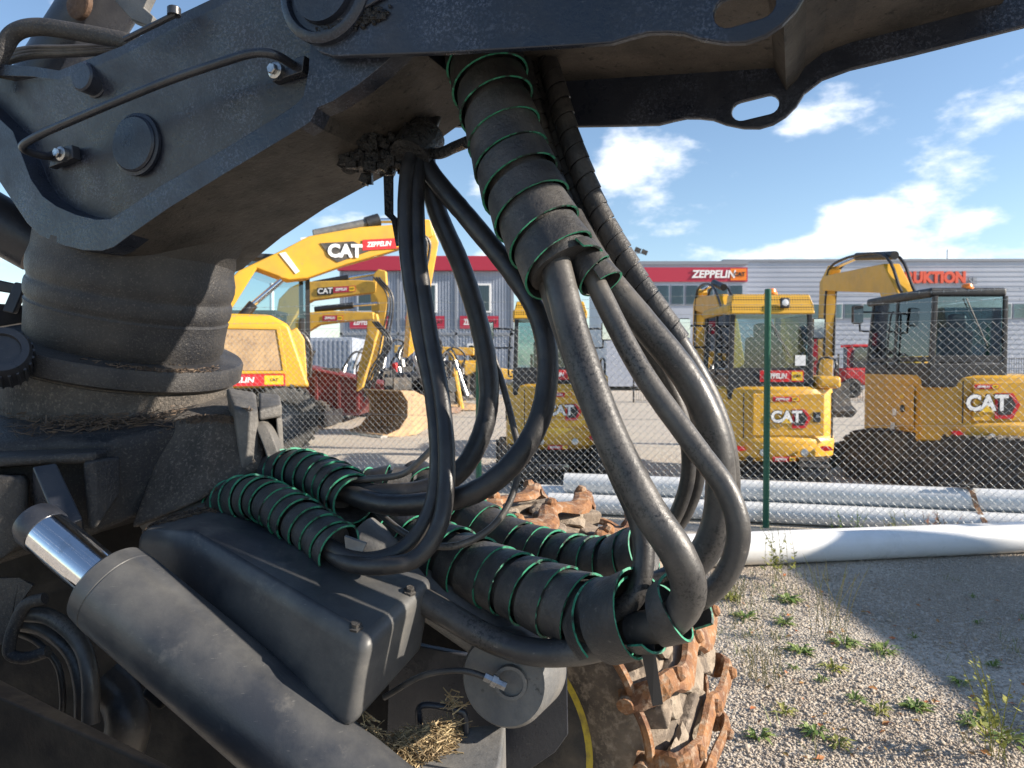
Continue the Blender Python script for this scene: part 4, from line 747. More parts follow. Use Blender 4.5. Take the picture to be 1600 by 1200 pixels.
        for s_ in (-1, 1): b = MB(); b.tube(cr([Vector((1.2, s_*.1, zt+.9*k)), Vector((1.8, s_*.1, zt+1.38*k)), Vector((2.6*k, s_*.1, zt+1.45*k)), Vector((2.85*k, s_*.09, zt+1.1*k)), Vector((2.9*k, s_*.09, zt+.3))], 6), .018*k, 6); off(loc('boom_hose', b, M['m_black'], r))
        b = MB(); x_ = 3.0*k; pr = [(x_-.1, zt-.2), (x_+.12, zt-.25), (x_+.2, zt-.45), (x_+.05, zt-.75), (x_-.25, zt-.85), (x_-.45, zt-.72), (x_-.2, zt-.6), (x_-.12, zt-.45)]; b.loft([[Vector((x, -.3*k, z)) for x, z in pr], [Vector((x, .3*k, z)) for x, z in pr]]); off(loc('bucket', b, M['m_dark'], r, .01))
    return r
XA = excavator((3.06, 8.82, 0), R(90), 'yellow tracked mini excavator standing behind the green fence post', trk=(1.3, 1.05, .3, .24), und=R(-20))
XB = excavator((.59, 10.0, 0), R(90), 'yellow tracked mini excavator seen between the hanging black hoses', w_=1.34, und=R(8), cabtop=2.38)
XC = excavator((6.22, 9.75, 0), R(90), 'larger yellow tracked excavator with black cab frame parked beside the mini excavators', w_=2.2, rear=-.85, zb=.56, zt=1.42, cabtop=2.52, cab=(-.72, .95), cy=(1.06, .10), und=R(44), trk=(2.1, 1.75, .45, .33), big=True)
# side access panel and stickers of the larger one
b = MB(); b.box((-.25, 1.108, 1.0), (.42, .02, .55)); loc('side_door', b, M['yellow'], XC, .01)
b = MB(); b.lathe([(.05, 0), (.05, .012), (.03, .014), (0, .014)], (-.22, 1.12, .98), (0, 1, 0), 18); loc('filler_cap', b, M['m_black'], XC)
for (x, z, w1, h1, m_) in ((-.02, .92, .10, .09, 'white'), (.02, .72, .10, .12, 'white'), (-.22, .66, .16, .05, 'red'), (-.2, 1.14, .1, .05, 'sticker_yellow')): quad(XC, 'sticker', M[m_], (x, 1.122, z), (-1, 0, 0), (0, 0, 1), w1, h1, .003)
quad(XA, 'sticker', M['white'], (-.45, -.24, 1.60), (0, -1, 0), (0, 0, 1), .12, .12, .003)

# --- wheeled excavator on the left and the booms behind it
def wheel(root, c, r, wd, ax=(0, 1, 0), hub='m_dark', name='wheel'):
    b = MB(); c = Vector(c); ax = Vector(ax); b.lathe([(r*.55, -wd/2), (r*.8, -wd/2-.02), (r*.97, -wd/2+.03), (r, -wd/4), (r, wd/4), (r*.97, wd/2-.03), (r*.8, wd/2+.02), (r*.55, wd/2), (r*.55, -wd/2)], c, ax, 40, caps=False)
    u = ax.orthogonal().normalized(); v = ax.cross(u)
    for k in range(26):
        a = k/26*2*math.pi
        for s_ in (-1, 1):
            aa = a + .06*s_; d_ = u*math.cos(aa) + v*math.sin(aa); t_ = -u*math.sin(aa) + v*math.cos(aa); q = c + d_*r + ax*(s_*wd*.27)
            pts = [q + d_*h + t_*e + ax*f for h in (-.03, .025) for e, f in ((-.03, -wd*.24), (.03, -wd*.24), (.03, wd*.24), (-.03, wd*.24))]; b.add(pts, [(0,1,2,3),(4,5,6,7),(0,1,5,4),(1,2,6,5),(2,3,7,6),(3,0,4,7)])
    o = loc(name, b, M['m_tyre'], root)
    b = MB(); b.lathe([(.02, -wd*.50), (r*.2, -wd*.50), (r*.23, -wd*.2), (r*.50, -wd*.15), (r*.56, -wd*.46), (r*.56, wd*.46), (r*.54, wd*.3), (r*.3, wd*.42), (.02, wd*.4)], c, ax, 32); loc('rim', b, M[hub], o); return o
hx = Vector((.92, .39, 0)).normalized()
D = thing('wheeled_excavator', (-4.9, 13.6, 0), 'yellow wheeled excavator with raised boom parked beyond the pillar', 'excavator', None, math.atan2(.39, .92), True)
b = MB(); b.loft([[Vector(q) for q in ((-2.2, -1.25, 1.15), (.95, -1.25, 1.15), (.95, 1.2, 1.15), (-2.2, 1.2, 1.15))], [Vector(q) for q in ((-2.2, -1.25, 2.25), (.60, -1.25, 2.25), (.60, 1.2, 2.25), (-2.2, 1.2, 2.25))], [Vector(q) for q in ((-2.1, -1.15, 2.42), (.30, -1.15, 2.42), (.30, 1.1, 2.42), (-2.1, 1.1, 2.42))]]); loc('body', b, M['yellow'], D, .07, 3)
b = MB(); b.prism([Vector(q) for q in ((-1.1, -1.262, 1.45), (.48, -1.262, 1.45), (.36, -1.262, 2.15), (-1.1, -1.262, 2.15))], Vector((0, .02, 0))); loc('side_grille', b, M['tan_steel'], D, .02)
b = MB(); b.box((-.35, -1.27, 1.42), (1.75, .02, .05)); b.box((-.35, -1.27, 2.18), (1.6, .02, .05)); b.box((.47, -1.27, 1.8), (.07, .02, .75), Matrix.Rotation(-.14, 3, 'Y')); loc('grille_frame', b, M['yellow'], D, .008)
zsign(D, (-.1, -1.275, 1.29), (1, 0, 0), (0, 0, 1), 1.25, .2)
b = MB(); b.box((-.6, 0, .85), (3.2, 1.0, .5)); b.lathe([(.6, 1.0), (.6, 1.2)], (0, 0, 0), ZV, 24); loc('chassis', b, M['m_dark'], D, .03)
for x in (-2.0, .5):
    for y in (-1.0, 1.0): wheel(D, (x, y, .6), .6, .5, (0, 1, 0), 'gun_grey')
for x in (-.4, 1.1):
    for y in (.2, 1.2): b = MB(); b.box((x, y, 2.5), (.08, .08, 2.2)); loc('cab_pillar', b, M['m_black'], D)
b = MB(); b.box((.35, .7, 3.6), (1.7, 1.15, .1)); loc('cab_roof', b, M['m_black'], D, .02)
for q in (((-.36, .18, 2.2), (1.06, .18, 2.2), (1.06, .18, 3.5), (-.36, .18, 3.5)), ((1.1, .22, 1.6), (1.1, 1.16, 1.6), (1.1, 1.16, 3.5), (1.1, .22, 3.5))):
    b = MB(); b.prism([Vector(x) for x in q], Vector((.004, .004, 0))); loc('window_pane', b, M['glass'], D)
# boom D in world pixel plane converted to a real plane
def plane_arm(root, name, pts, p0, n, wd, mat, bev=.03):
    b = MB(); poly = [PL(x, y, p0, n) for x, y in pts]; Mi = root.matrix_basis.inverted(); poly = [Mi @ (q - n*wd/2) for q in poly]; nn = Mi.to_3x3() @ n
    b.prism(poly, nn*wd); return loc(name, b, M[mat], root, bev)
def rootmat(o): o.matrix_basis; return o
nD = Vector((-hx.y, hx.x, 0)); pD = Vector((-4.9, 13.6, 2)) - nD*.35
plane_arm(D, 'boom', [(330, 470), (372, 425), (440, 393), (480, 372), (560, 358), (640, 352), (668, 348), (672, 372), (640, 385), (600, 398), (540, 415), (478, 437), (450, 440), (432, 434), (400, 422), (370, 470), (350, 500)], pD, nD, .5, 'yellow')
plane_arm(D, 'boom_rib', [(436, 396), (446, 394), (468, 424), (462, 428)], pD - nD*.262, nD, .02, 'off_white_pipe', .002)
plane_arm(D, 'boom_badge', [(500, 380), (552, 377), (580, 391), (528, 410), (518, 404)], pD - nD*.262, nD, .02, 'm_dark', .002)
Mi = D.matrix_basis.inverted()
q = Mi @ PL(539, 393, pD - nD*.28, nD); text('CAT', .32, M['white'], D, q, (1, 0, .05), (0, 0, 1), 'logo_lettering', .015, .01)
q = Mi @ PL(603, 381, pD - nD*.272, nD); zsign(D, q, (1, 0, .12), (0, 0, 1), .9, .2)
plane_arm(D, 'dipper', [(652, 345), (668, 345), (682, 380), (668, 460), (655, 540), (632, 560), (640, 470), (648, 400)], pD, nD, .35, 'yellow')
b = MB(); b.tube([Mi @ PL(490, 366, pD, nD), Mi @ PL(580, 347, pD, nD)], .085, 16); loc('dipper_cylinder', b, M['gun_grey'], D); b = MB(); b.tube([Mi @ PL(572, 349, pD, nD), Mi @ PL(592, 343, pD, nD)], .12, 16); loc('cylinder_gland', b, M['m_black'], D); b = MB(); b.tube([Mi @ PL(585, 345, pD, nD), Mi @ PL(655, 344, pD, nD)], .05, 12); loc('cylinder_rod', b, M['chrome'], D)
b = MB(); b.tube([Mi @ PL(470, 374, pD - nD*.1, nD), Mi @ PL(598, 357, pD - nD*.1, nD)], .03, 8); b.tube([Mi @ PL(470, 377, pD - nD*.2, nD), Mi @ PL(598, 360, pD - nD*.2, nD)], .03, 8); loc('boom_pipe', b, M['galv'], D)
b = MB(); b.tube([Mi @ PL(392, 478, pD - nD*.3, nD), Mi @ PL(440, 438, pD - nD*.3, nD)], .05, 12); loc('cylinder_rod', b, M['chrome'], D); b = MB(); b.tube([Mi @ PL(370, 505, pD - nD*.3, nD), Mi @ PL(396, 475, pD - nD*.3, nD)], .09, 12); loc('boom_cylinder', b, M['m_black'], D)
for k in range(3): b = MB(); b.tube(cr([Mi @ PL(*q_, pD - nD*.25, nD) for q_ in ((650, 362), (662 + 4*k, 375), (660 + 5*k, 400), (655 + 3*k, 430), (640, 445 + 20*k))], 6), .028, 8); loc('boom_hose', b, M['m_black'], D)
for (pts, rr, m_) in (([(440, 540), (452, 525), (466, 540), (470, 575), (462, 600)], .03, 'm_black'), ([(446, 560), (460, 545), (478, 560), (476, 600)], .03, 'm_black'), ([(440, 575), (455, 590), (480, 570), (492, 548)], .025, 'm_black'), ([(450, 530), (470, 520), (486, 545), (484, 590)], .03, 'm_black'), ([(444, 600), (462, 585), (474, 600)], .05, 'steel')):
    b = MB(); b.tube(cr([Mi @ PL(*q_, pD - nD*.1, nD) for q_ in pts], 6), rr, 8); loc('chassis_hose', b, M[m_], D)
plane_arm(D, 'boom_foot', [(446, 520), (462, 512), (474, 530), (478, 590), (466, 606), (456, 600), (460, 545)], pD, nD, .4, 'yellow_worn')
b = MB(); b.lathe([(.03, -.03), (.16, -.03), (.16, .03), (.09, .04), (.03, .04)], Mi @ PL(456, 596, pD - nD*.45, nD), (0, 1, 0), 20); loc('tow_ring', b, M['red'], D)
plane_arm(D, 'exhaust_stack', [(467, 498), (476, 498), (476, 545), (467, 545)], pD + nD*.3, nD, .2, 'm_black', .02)
# ditching bucket hanging from it, standing on the ground
def dbucket(name, pc, wd, hgt, rz, mat, label, grp='excavator buckets'):
    o = thing(name, pc, label, 'bucket', grp, rz, True); pr = [(.5, hgt), (.15, hgt*.98), (-.12, hgt*.85), (-.3, hgt*.6), (-.32, hgt*.35), (-.18, hgt*.13), (.1, .02), (.5, .0), (.95, .03)]; sp = pr + [(.55, hgt*.16), (.33, hgt*.42), (.32, hgt*.75)]
    inn = [(x + (.04 if x < .5 else 0), z + (.035 if z < hgt*.9 else -.03)) for x, z in pr]; poly = pr + inn[::-1]; b = MB()
    n_ = len(pr)
    for i in range(n_-1):
        for (a_, c_) in ((pr[i], pr[i+1]),):
            q4 = [pr[i], pr[i+1], inn[i+1], inn[i]]; b.loft([[Vector((x, -wd/2, z)) for x, z in q4], [Vector((x, wd/2, z)) for x, z in q4]])
    loc('shell', b, M[mat], o)
    for s_ in (-1, 1): b = MB(); b.loft([[Vector((x, s_*(wd/2 + .004), z)) for x, z in sp], [Vector((x, s_*(wd/2 - .035), z)) for x, z in sp]]); loc('side_plate', b, M[mat], o)
    b = MB(); b.box((.93, 0, .025), (.16, wd + .02, .05)); loc('cutting_edge', b, M['steel'], o); b = MB()
    for s_ in (-1, 1): b.box((.05, s_*.18, hgt + .12), (.5, .05, .28))
    loc('hitch_ear', b, M['m_dark'], o, .02); return o
gb = G(625, 676); dbucket('ditching_bucket', gb, 1.6, 1.0, R(-138), 'tan_steel', 'wide tan ditching bucket resting on the gravel by the wheeled excavator')
dbucket('digging_bucket', G(520, 655), .9, 1.2, R(-165), 'rusty_steel', 'tall rusty brown bucket standing beside the maroon skip')
dbucket('digging_bucket', G(582, 648), 1.1, .85, R(-150), 'rusty_steel', 'low brown bucket lying between the rusty bucket and the ditching bucket')
# two smaller excavators further back, showing mostly booms
def far_exc(p, label, bm_, st_, mat, badge):
    r = thing('excavator', p, label, 'excavator', 'excavators with booms raised behind the wheeled excavator', 0, True); n = Vector((0, 1, 0)); p0 = Vector(p)
    plane_arm(r, 'boom', bm_, p0, n, .28, mat); plane_arm(r, 'dipper', st_, p0, n, .22, mat)
    b = MB(); b.box((-.6, 0, 1.3), (2.2, 1.7, .9)); loc('body', b, M['yellow'], r, .1, 3); tracks(r, 1.9, 1.5, .4, .3, 0)
    b = MB(); b.box((-.5, .4, 2.2), (1.2, .9, 1.2)); loc('cab', b, M['dark_glass'], r, .05); 
    for x in (-1.1, .1):
        for y in (-.05, .85): b = MB(); b.box((x, y, 2.2), (.07, .07, 1.3)); loc('cab_pillar', b, M['m_black'], r)
    b = MB(); b.box((-.5, .4, 2.86), (1.3, 1.0, .08)); loc('cab_roof', b, M['m_black'], r)
    for (x0, y0, x1, y1, rr, m_) in badge: b = MB(); Mi_ = r.matrix_basis.inverted(); b.tube([Mi_ @ PL(x0, y0, p0, n), Mi_ @ PL(x1, y1, p0, n)], rr, 10); loc('hydraulic_cylinder' if m_ == 'm_black' else 'cylinder_rod', b, M[m_], r)
    for k in range(3):
        b = MB(); Mi_ = r.matrix_basis.inverted(); a0 = st_[1]; a1 = st_[-3]; b.tube(cr([Mi_ @ PL(a0[0] - 8 + 4*k, a0[1] + 12, p0 - n*.2, n), Mi_ @ PL(a0[0] + 14 + 4*k, a0[1] + 45, p0 - n*.2, n), Mi_ @ PL(a1[0] + 22 + 5*k, (a0[1] + a1[1])/2 + 25, p0 - n*.2, n), Mi_ @ PL(a1[0] + 10, a1[1] + 8*k, p0 - n*.2, n)], 6), .028, 6); loc('arm_hose', b, M['m_black'], r)
    return r
nY = Vector((0, 1, 0))
E1 = far_exc((-6.3, 19.5, 0), 'yellow excavator whose arched boom carries a black badge', [(425, 545), (432, 500), (438, 468), (455, 450), (475, 441), (560, 438), (590, 440), (588, 458), (560, 461), (490, 470), (472, 480), (458, 505), (440, 545)], [(585, 428), (592, 421), (604, 424), (607, 470), (600, 520), (590, 580), (578, 600), (574, 590), (584, 520), (580, 462)], 'yellow_worn', ((490, 444, 545, 434, .09, 'm_black'), (545, 434, 590, 427, .05, 'chrome')))
pE = Vector((-6.3, 19.36, 0)); Mi = E1.matrix_basis.inverted()
q = Mi @ PL(508, 455, pE - nY*.01, nY); quad(E1, 'badge_plate', M['m_black'], q, (1, 0, .06), (0, 0, 1), .42, .2, .008); text('CAT', .2, M['white'], E1, q + Vector((0, -.016, 0)), (1, 0, .06), (0, 0, 1), 'logo_lettering', .006, .004)
q = Mi @ PL(538, 452, pE - nY*.01, nY); zsign(E1, q, (1, 0, .06), (0, 0, 1), .58, .16, ('brand_red', 'white', 'sticker_yellow'))
E2 = far_exc((-6.0, 18.2, 0), 'yellow excavator with lower arched boom in front of the maroon skip', [(438, 560), (450, 520), (462, 500), (478, 489), (520, 486), (585, 488), (586, 500), (540, 503), (500, 508), (480, 520), (465, 560)], [(575, 492), (590, 490), (594, 510), (580, 560), (568, 605), (558, 612), (560, 580), (574, 520)], 'yellow_worn', ((492, 484, 552, 477, .08, 'm_black'), (552, 477, 590, 474, .04, 'chrome')))
pE = Vector((-6.0, 18.06, 0)); Mi = E2.matrix_basis.inverted(); q = Mi @ PL(520, 497, pE - nY*.01, nY); zsign(E2, q, (1, 0, .0), (0, 0, 1), .5, .13, ('brand_red', 'white', 'sticker_yellow'))
# skip and small container
b = thing('waste_skip', (-4.6, 20.5, 0), 'maroon steel skip standing behind the wheeled excavator', 'skip', None, 0, True)
m_ = MB(); m_.loft([[Vector(q) for q in ((-1.0, -1, .2), (.5, -1, .2), (.5, 1, .2), (-1.0, 1, .2))], [Vector(q) for q in ((-1.3, -1.1, 1.55), (1.2, -1.1, 1.0), (1.2, 1.1, 1.0), (-1.3, 1.1, 1.55))]]); loc('body', m_, M['skip_red'], b)
m_ = MB(); m_.tube([Vector((-1.3, -1.12, 1.56)), Vector((1.22, -1.12, 1.01))], .05, 8); m_.tube([Vector((1.22, -1.12, 1.01)), Vector((1.22, 1.12, 1.01))], .05, 8); loc('rim_bar', m_, M['skip_red'], b)
for x in (-.6, 0, .5): m_ = MB(); m_.box((x, -1.08, .85), (.07, .1, 1.0)); loc('stiffener', m_, M['skip_red'], b)
SC_ = thing('storage_container', (-7.2, 30, 0), 'blue grey storage container behind the maroon skip', 'container', None, 0, True)
m_ = MB(); m_.box((0, 0, 1.3), (2.2, 4, 2.6)); loc('body', m_, M['cont_grey'], SC_, .03); m_ = MB()
for k in range(12): m_.box((-1.0 + k*.18, -2.02, 1.3), (.08, .05, 2.4))
loc('corrugation', m_, M['cont_grey'], SC_)
# attachments heap
def coupler(p, s, rz, label):
    o = thing('quick_coupler', p, label, 'attachment', 'machine attachments standing in the yard', rz, True); b = MB(); b.box((0, 0, .25*s), (.7*s, .5*s, .1*s)); b.box((0, .24*s, .5*s), (.6*s, .06*s, .5*s)); b.box((0, -.24*s, .5*s), (.6*s, .06*s, .5*s)); loc('frame', b, M['m_dark'], o, .02)
    b = MB(); b.lathe([(.05*s, -.3*s), (.16*s, -.3*s), (.16*s, .3*s), (.05*s, .3*s)], (.1*s, 0, .62*s), (0, 1, 0), 16); loc('rotator', b, M['m_black'], o); b = MB(); b.tube([Vector((-.3*s, -.2*s, .3*s)), Vector((-.1*s, 0, 1.05*s))], .05*s, 8); loc('hydraulic_ram', b, M['steel'], o)
    b = MB(); b.tube(cr([Vector((.2*s, .1*s, .6*s)), Vector((.4*s, .1*s, 1.1*s)), Vector((.1*s, 0, 1.3*s)), Vector((-.2*s, -.1*s, .9*s))], 5), .025*s, 6); loc('hose', b, M['m_black'], o); b = MB(); b.box((-.2*s, .0, .08*s), (.9*s, .7*s, .12*s)); loc('pallet', b, M[random.choice(('tan_steel', 'm_dark', 'rusty_steel'))], o, .01)
    b = MB(); b.tube([Vector((.3*s, -.3*s, .1*s)), Vector((.15*s, -.26*s, .9*s))], .06*s, 8); loc('bracket', b, M[random.choice(('yellow_worn', 'red', 'steel', 'yellow_worn'))], o)
    b = MB(); b.box((.05*s, -.29*s, .62*s), (.16*s, .02, .12*s)); loc('plate', b, M['white'], o)
cl = ['black coupler standing nearest the maroon skip', 'black coupler standing beside the rusty bucket', 'black coupler behind the ditching bucket', 'black coupler between the ditching bucket and the wheel loader', 'tall black coupler standing in front of the office containers', 'small black coupler next to the wheel loader']
for (x, y, s, a), l_ in zip(((548, 648, 1.5, .3), (592, 640, 1.8, 1.2), (646, 650, 1.7, 2), (662, 642, 2.0, .6), (680, 638, 2.2, 1.6), (700, 634, 1.7, .2)), cl): coupler(G(x, y), s, a, l_)
for (x, y, s_, a) in ((560, 642, 1.6, .9), (574, 646, 1.3, 2.2), (610, 636, 1.9, .4), (622, 644, 1.4, 1.9), (636, 634, 2.1, .2), (654, 628, 2.3, 1.1), (690, 646, 1.5, .7), (708, 640, 1.6, 2.0)):
    coupler(G(x, y), s_, a, 'dark hydraulic attachment in the crowded row behind the buckets')
# wheel loader
LO = thing('wheel_loader', (-2.3, 33, 0), 'yellow wheel loader parked before the office containers', 'wheel loader', None, 0, True)
m_ = MB(); m_.box((-.3, 0, 1.35), (2.6, 1.4, .8)); loc('engine_hood', m_, M['yellow'], LO, .1, 3); m_ = MB(); m_.loft([[Vector(q) for q in ((.2, -.9, .9), (2.6, -.6, .9), (2.6, .6, .9), (.2, .9, .9))], [Vector(q) for q in ((.2, -.9, 1.7), (2.4, -.6, 1.3), (2.4, .6, 1.3), (.2, .9, 1.7))]]); loc('front_frame', m_, M['yellow_worn'], LO, .05)
m_ = MB(); m_.box((-1.2, 0, 2.2), (3.6, .3, .35), Matrix.Rotation(.03, 3, 'Y')); loc('lift_arm', m_, M['yellow_worn'], LO, .05)
for x in (-1.6, 1.1):
    for y in (-1, 1): wheel(LO, (x, y, .68), .68, .5, (0, 1, 0), 'yellow_worn')
# ================================================================ BUILDINGS
OB = thing('office_containers', (-4.4, 38, 0), 'two storey grey office containers with red roof band', 'building', None, 0, True)
m_ = MB(); m_.box((0, 3, 3.2), (9.0, 6, 6.4)); loc('wall', m_, M['cont_grey'], OB)
m_ = MB(); m_.box((0, 2.9, 6.78), (9.2, 6.3, .75)); loc('roof_band', m_, M['brand_red'], OB, .02)
for k in range(58): m_ = MB(); m_.box((-4.45 + k*.155, -.02, 3.2), (.07, .05, 6.3)); loc('corrugation', m_, M['cont_grey'], OB)
m_ = MB(); m_.box((0, -.06, 3.15), (9.05, .06, .14)); loc('floor_band', m_, M['clad_dark'], OB)
for x in (-4.45, -1.5, 1.5, 4.4): m_ = MB(); m_.box((x, -.06, 3.2), (.12, .06, 6.4)); loc('corner_post', m_, M['clad_dark'], OB)
for x in (-3.0, -.1, 2.7):
    for z in (5.0, 1.9):
        m_ = MB(); m_.box((x, -.08, z), (1.25, .08, 1.5)); wf = loc('window', m_, M['white'], OB, .01); m_ = MB(); m_.box((x, -.125, z), (1.05, .02, 1.3)); loc('pane', m_, M['dark_glass'], wf)
        for k in range(9): m_ = MB(); m_.box((x - .46 + k*.115, -.118, z + .05), (.07, .01, 1.1)); loc('blind_slat', m_, M['blind'], wf)
    zsign(OB, (x, -.09, 3.75), (1, 0, 0), (0, 0, 1), 2.0, .65, ('brand_red', 'white', 'brand_red'))
HB = thing('workshop_hall', (9.3, 46, 0), 'long grey clad workshop hall with red letters', 'building', None, R(-1.0), True)
m_ = MB(); m_.box((22, 6, 4.0), (36, 12, 8.0)); loc('wall', m_, M['clad_grey'], HB)
for k in range(26): m_ = MB(); m_.box((22, -.03, .2 + k*.3), (36, .02, .03)); loc('cladding_rib', m_, M['clad_grey'], HB)
m_ = MB(); m_.box((22, 6, 8.06), (36.2, 12.2, .14)); loc('roof_edge', m_, M['clad_dark'], HB)
for k in range(30): m_ = MB(); m_.box((5.0 + k*1.16, -.05, 4.9), (1.08, .06, .95)); wf = loc('window_strip', m_, M['blind' if k % 3 else 'cont_grey'], HB); m_ = MB(); m_.box((5.0 + k*1.16, -.09, 4.9), (.98, .02, .85)); loc('pane', m_, M['glass'], wf)
text('RUKTION', .92, M['wall_red'], HB, (17.0, -.12, 6.95), (1, 0, 0), (0, 0, 1), 'wall_lettering', .05, .06, sx=.92)
text('SE', .55, M['clad_dark'], HB, (19.3, -.12, 6.75), (1, 0, 0), (0, 0, 1), 'wall_lettering', .02, .04)
m_ = MB(); m_.tube([Vector((19.5, 3, 8)), Vector((19.5, 3, 9.2))], .03, 6); loc('roof_mast', m_, M['clad_dark'], HB)
ZB = thing('showroom_hall', (6.3, 44, 0), 'grey showroom hall with broad red sign band', 'building', None, 0, True)
m_ = MB(); m_.box((3.6, 5, 3.9), (8.4, 10, 7.3)); loc('wall', m_, M['clad_grey'], ZB)
m_ = MB(); m_.box((3.6, 5, 7.65), (8.5, 10.2, .2)); loc('roof_edge', m_, M['clad_dark'], ZB)
m_ = MB(); m_.box((3.6, -.06, 6.95), (8.4, .1, .85)); loc('sign_band', m_, M['brand_red'], ZB)
text('ZEPPELIN', .62, M['white'], ZB, (5.75, -.14, 6.95), (1, 0, 0), (0, 0, 1), 'wall_lettering', .02, .02, shear=.15)
quad(ZB, 'badge_plate', M['orange'], (7.25, -.12, 6.95), (1, 0, 0), (0, 0, 1), .95, .7, .02); text('CAT', .34, M['m_black'], ZB, (7.3, -.16, 6.95), (1, 0, 0), (0, 0, 1), 'wall_lettering', .01, .01)
for k in range(9): m_ = MB(); m_.box((.1 + k*.88, -.04, 5.75), (.8, .06, 1.2)); wf = loc('window_strip', m_, M['cont_grey'], ZB); m_ = MB(); m_.box((.1 + k*.88, -.08, 5.75), (.72, .02, 1.1)); loc('pane', m_, M['glass'], wf)
LM = thing('light_mast', (8.4, 50, 0), 'tall floodlight mast above the showroom roof', 'light mast', None, 0, True)
m_ = MB(); m_.tube([Vector((0, 0, 0)), Vector((0, 0, 9.4))], .07, 8); loc('pole', m_, M['galv'], LM)
for x, z in ((-.5, 9.3), (.15, 9.35), (.6, 9.2)): m_ = MB(); m_.box((x, -.1, z), (.4, .15, .3), Matrix.Rotation(.4, 3, 'Y')); loc('floodlight', m_, M['m_dark'], LM)
m_ = MB(); m_.box((0, 0, 9.15), (1.4, .06, .06)); loc('crossbar', m_, M['galv'], LM)
WM = thing('flag_pole', (-4.55, 14.2+.0, 0), 'plain white pole rising beside the wheeled excavator cab', 'pole', None, 0, True); WM.location = P(426, 600, 24) - Vector((0, 0, P(426, 600, 24).z))
m_ = MB(); m_.lathe([(.09, 0), (.07, 4.2), (.06, 4.22), (0, 4.22)], (0, 0, 0), ZV, 12); loc('pole', m_, M['off_white_pipe'], WM)
m_ = MB(); m_.box((0, 0, .03), (.3, .3, .06)); loc('base_plate', m_, M['galv'], WM)
# red carrier and yard fence far behind the excavators
RT_ = thing('red_loader', (16.6, 35, 0), 'small red loader with dark cab far behind the excavators', 'loader', None, 0, True)
m_ = MB(); m_.box((0, 0, 1.0), (1.9, 1.4, .8)); loc('body', m_, M['red'], RT_, .1); m_ = MB(); m_.box((.1, 0, 1.9), (1.2, 1.2, 1.0)); loc('cab', m_, M['dark_glass'], RT_, .05); m_ = MB(); m_.box((.1, 0, 2.45), (1.4, 1.3, .12)); loc('roof', m_, M['red'], RT_, .03)
for x in (-.7, .7): wheel(RT_, (x, -.75, .45), .45, .3)
RS = thing('red_silo', (15.0, 36, 0), 'narrow red tank standing far behind the excavators', 'tank', None, 0, True); m_ = MB(); m_.lathe([(.02, .5), (.6, .5), (.65, .7), (.65, 2.8), (.5, 3.0), (.02, 3.05)], (0, 0, 0), ZV, 24); loc('vessel', m_, M['red'], RS)
for a in range(3): m_ = MB(); m_.tube([Vector((.5*math.cos(a*2.1), .5*math.sin(a*2.1), 0)), Vector((.5*math.cos(a*2.1), .5*math.sin(a*2.1), .8))], .05, 8); loc('leg', m_, M['m_dark'], RS)
YF = thing('yard_fence', (11, 30, 0), 'grey mesh yard fence far behind the excavators', 'fence', None, 0, True); m_ = MB()
for k in range(170): m_.box((-6 + k*.1, 0, .95), (.012, .012, 1.8))
for z in (.1, .7, 1.3, 1.8): m_.box((2.5, 0, z), (17, .015, .02))
loc('mesh_panel', m_, M['m_dark'], YF)['kind'] = 'stuff'
for k in range(7): m_ = MB(); m_.box((-6 + k*2.8, .03, 1.0), (.06, .06, 2.0)); loc('post', m_, M['m_dark'], YF)
# box added out of view on the right, stand-in for whatever shades the gravel
SH = thing('shade_box', (8.95, .95, 0), 'dark grey ribbed box added out of view at right to shade the gravel', 'container', None, 0, True)
m_ = MB(); m_.box((0, 0, 1.3), (2.4, 8, 2.56)); loc('body', m_, M['clad_dark'], SH, .02)
for k in range(26): m_ = MB(); m_.box((-1.22, -3.8 + k*.3, 1.3), (.05, .14, 2.3)); loc('corrugation', m_, M['clad_dark'], SH)

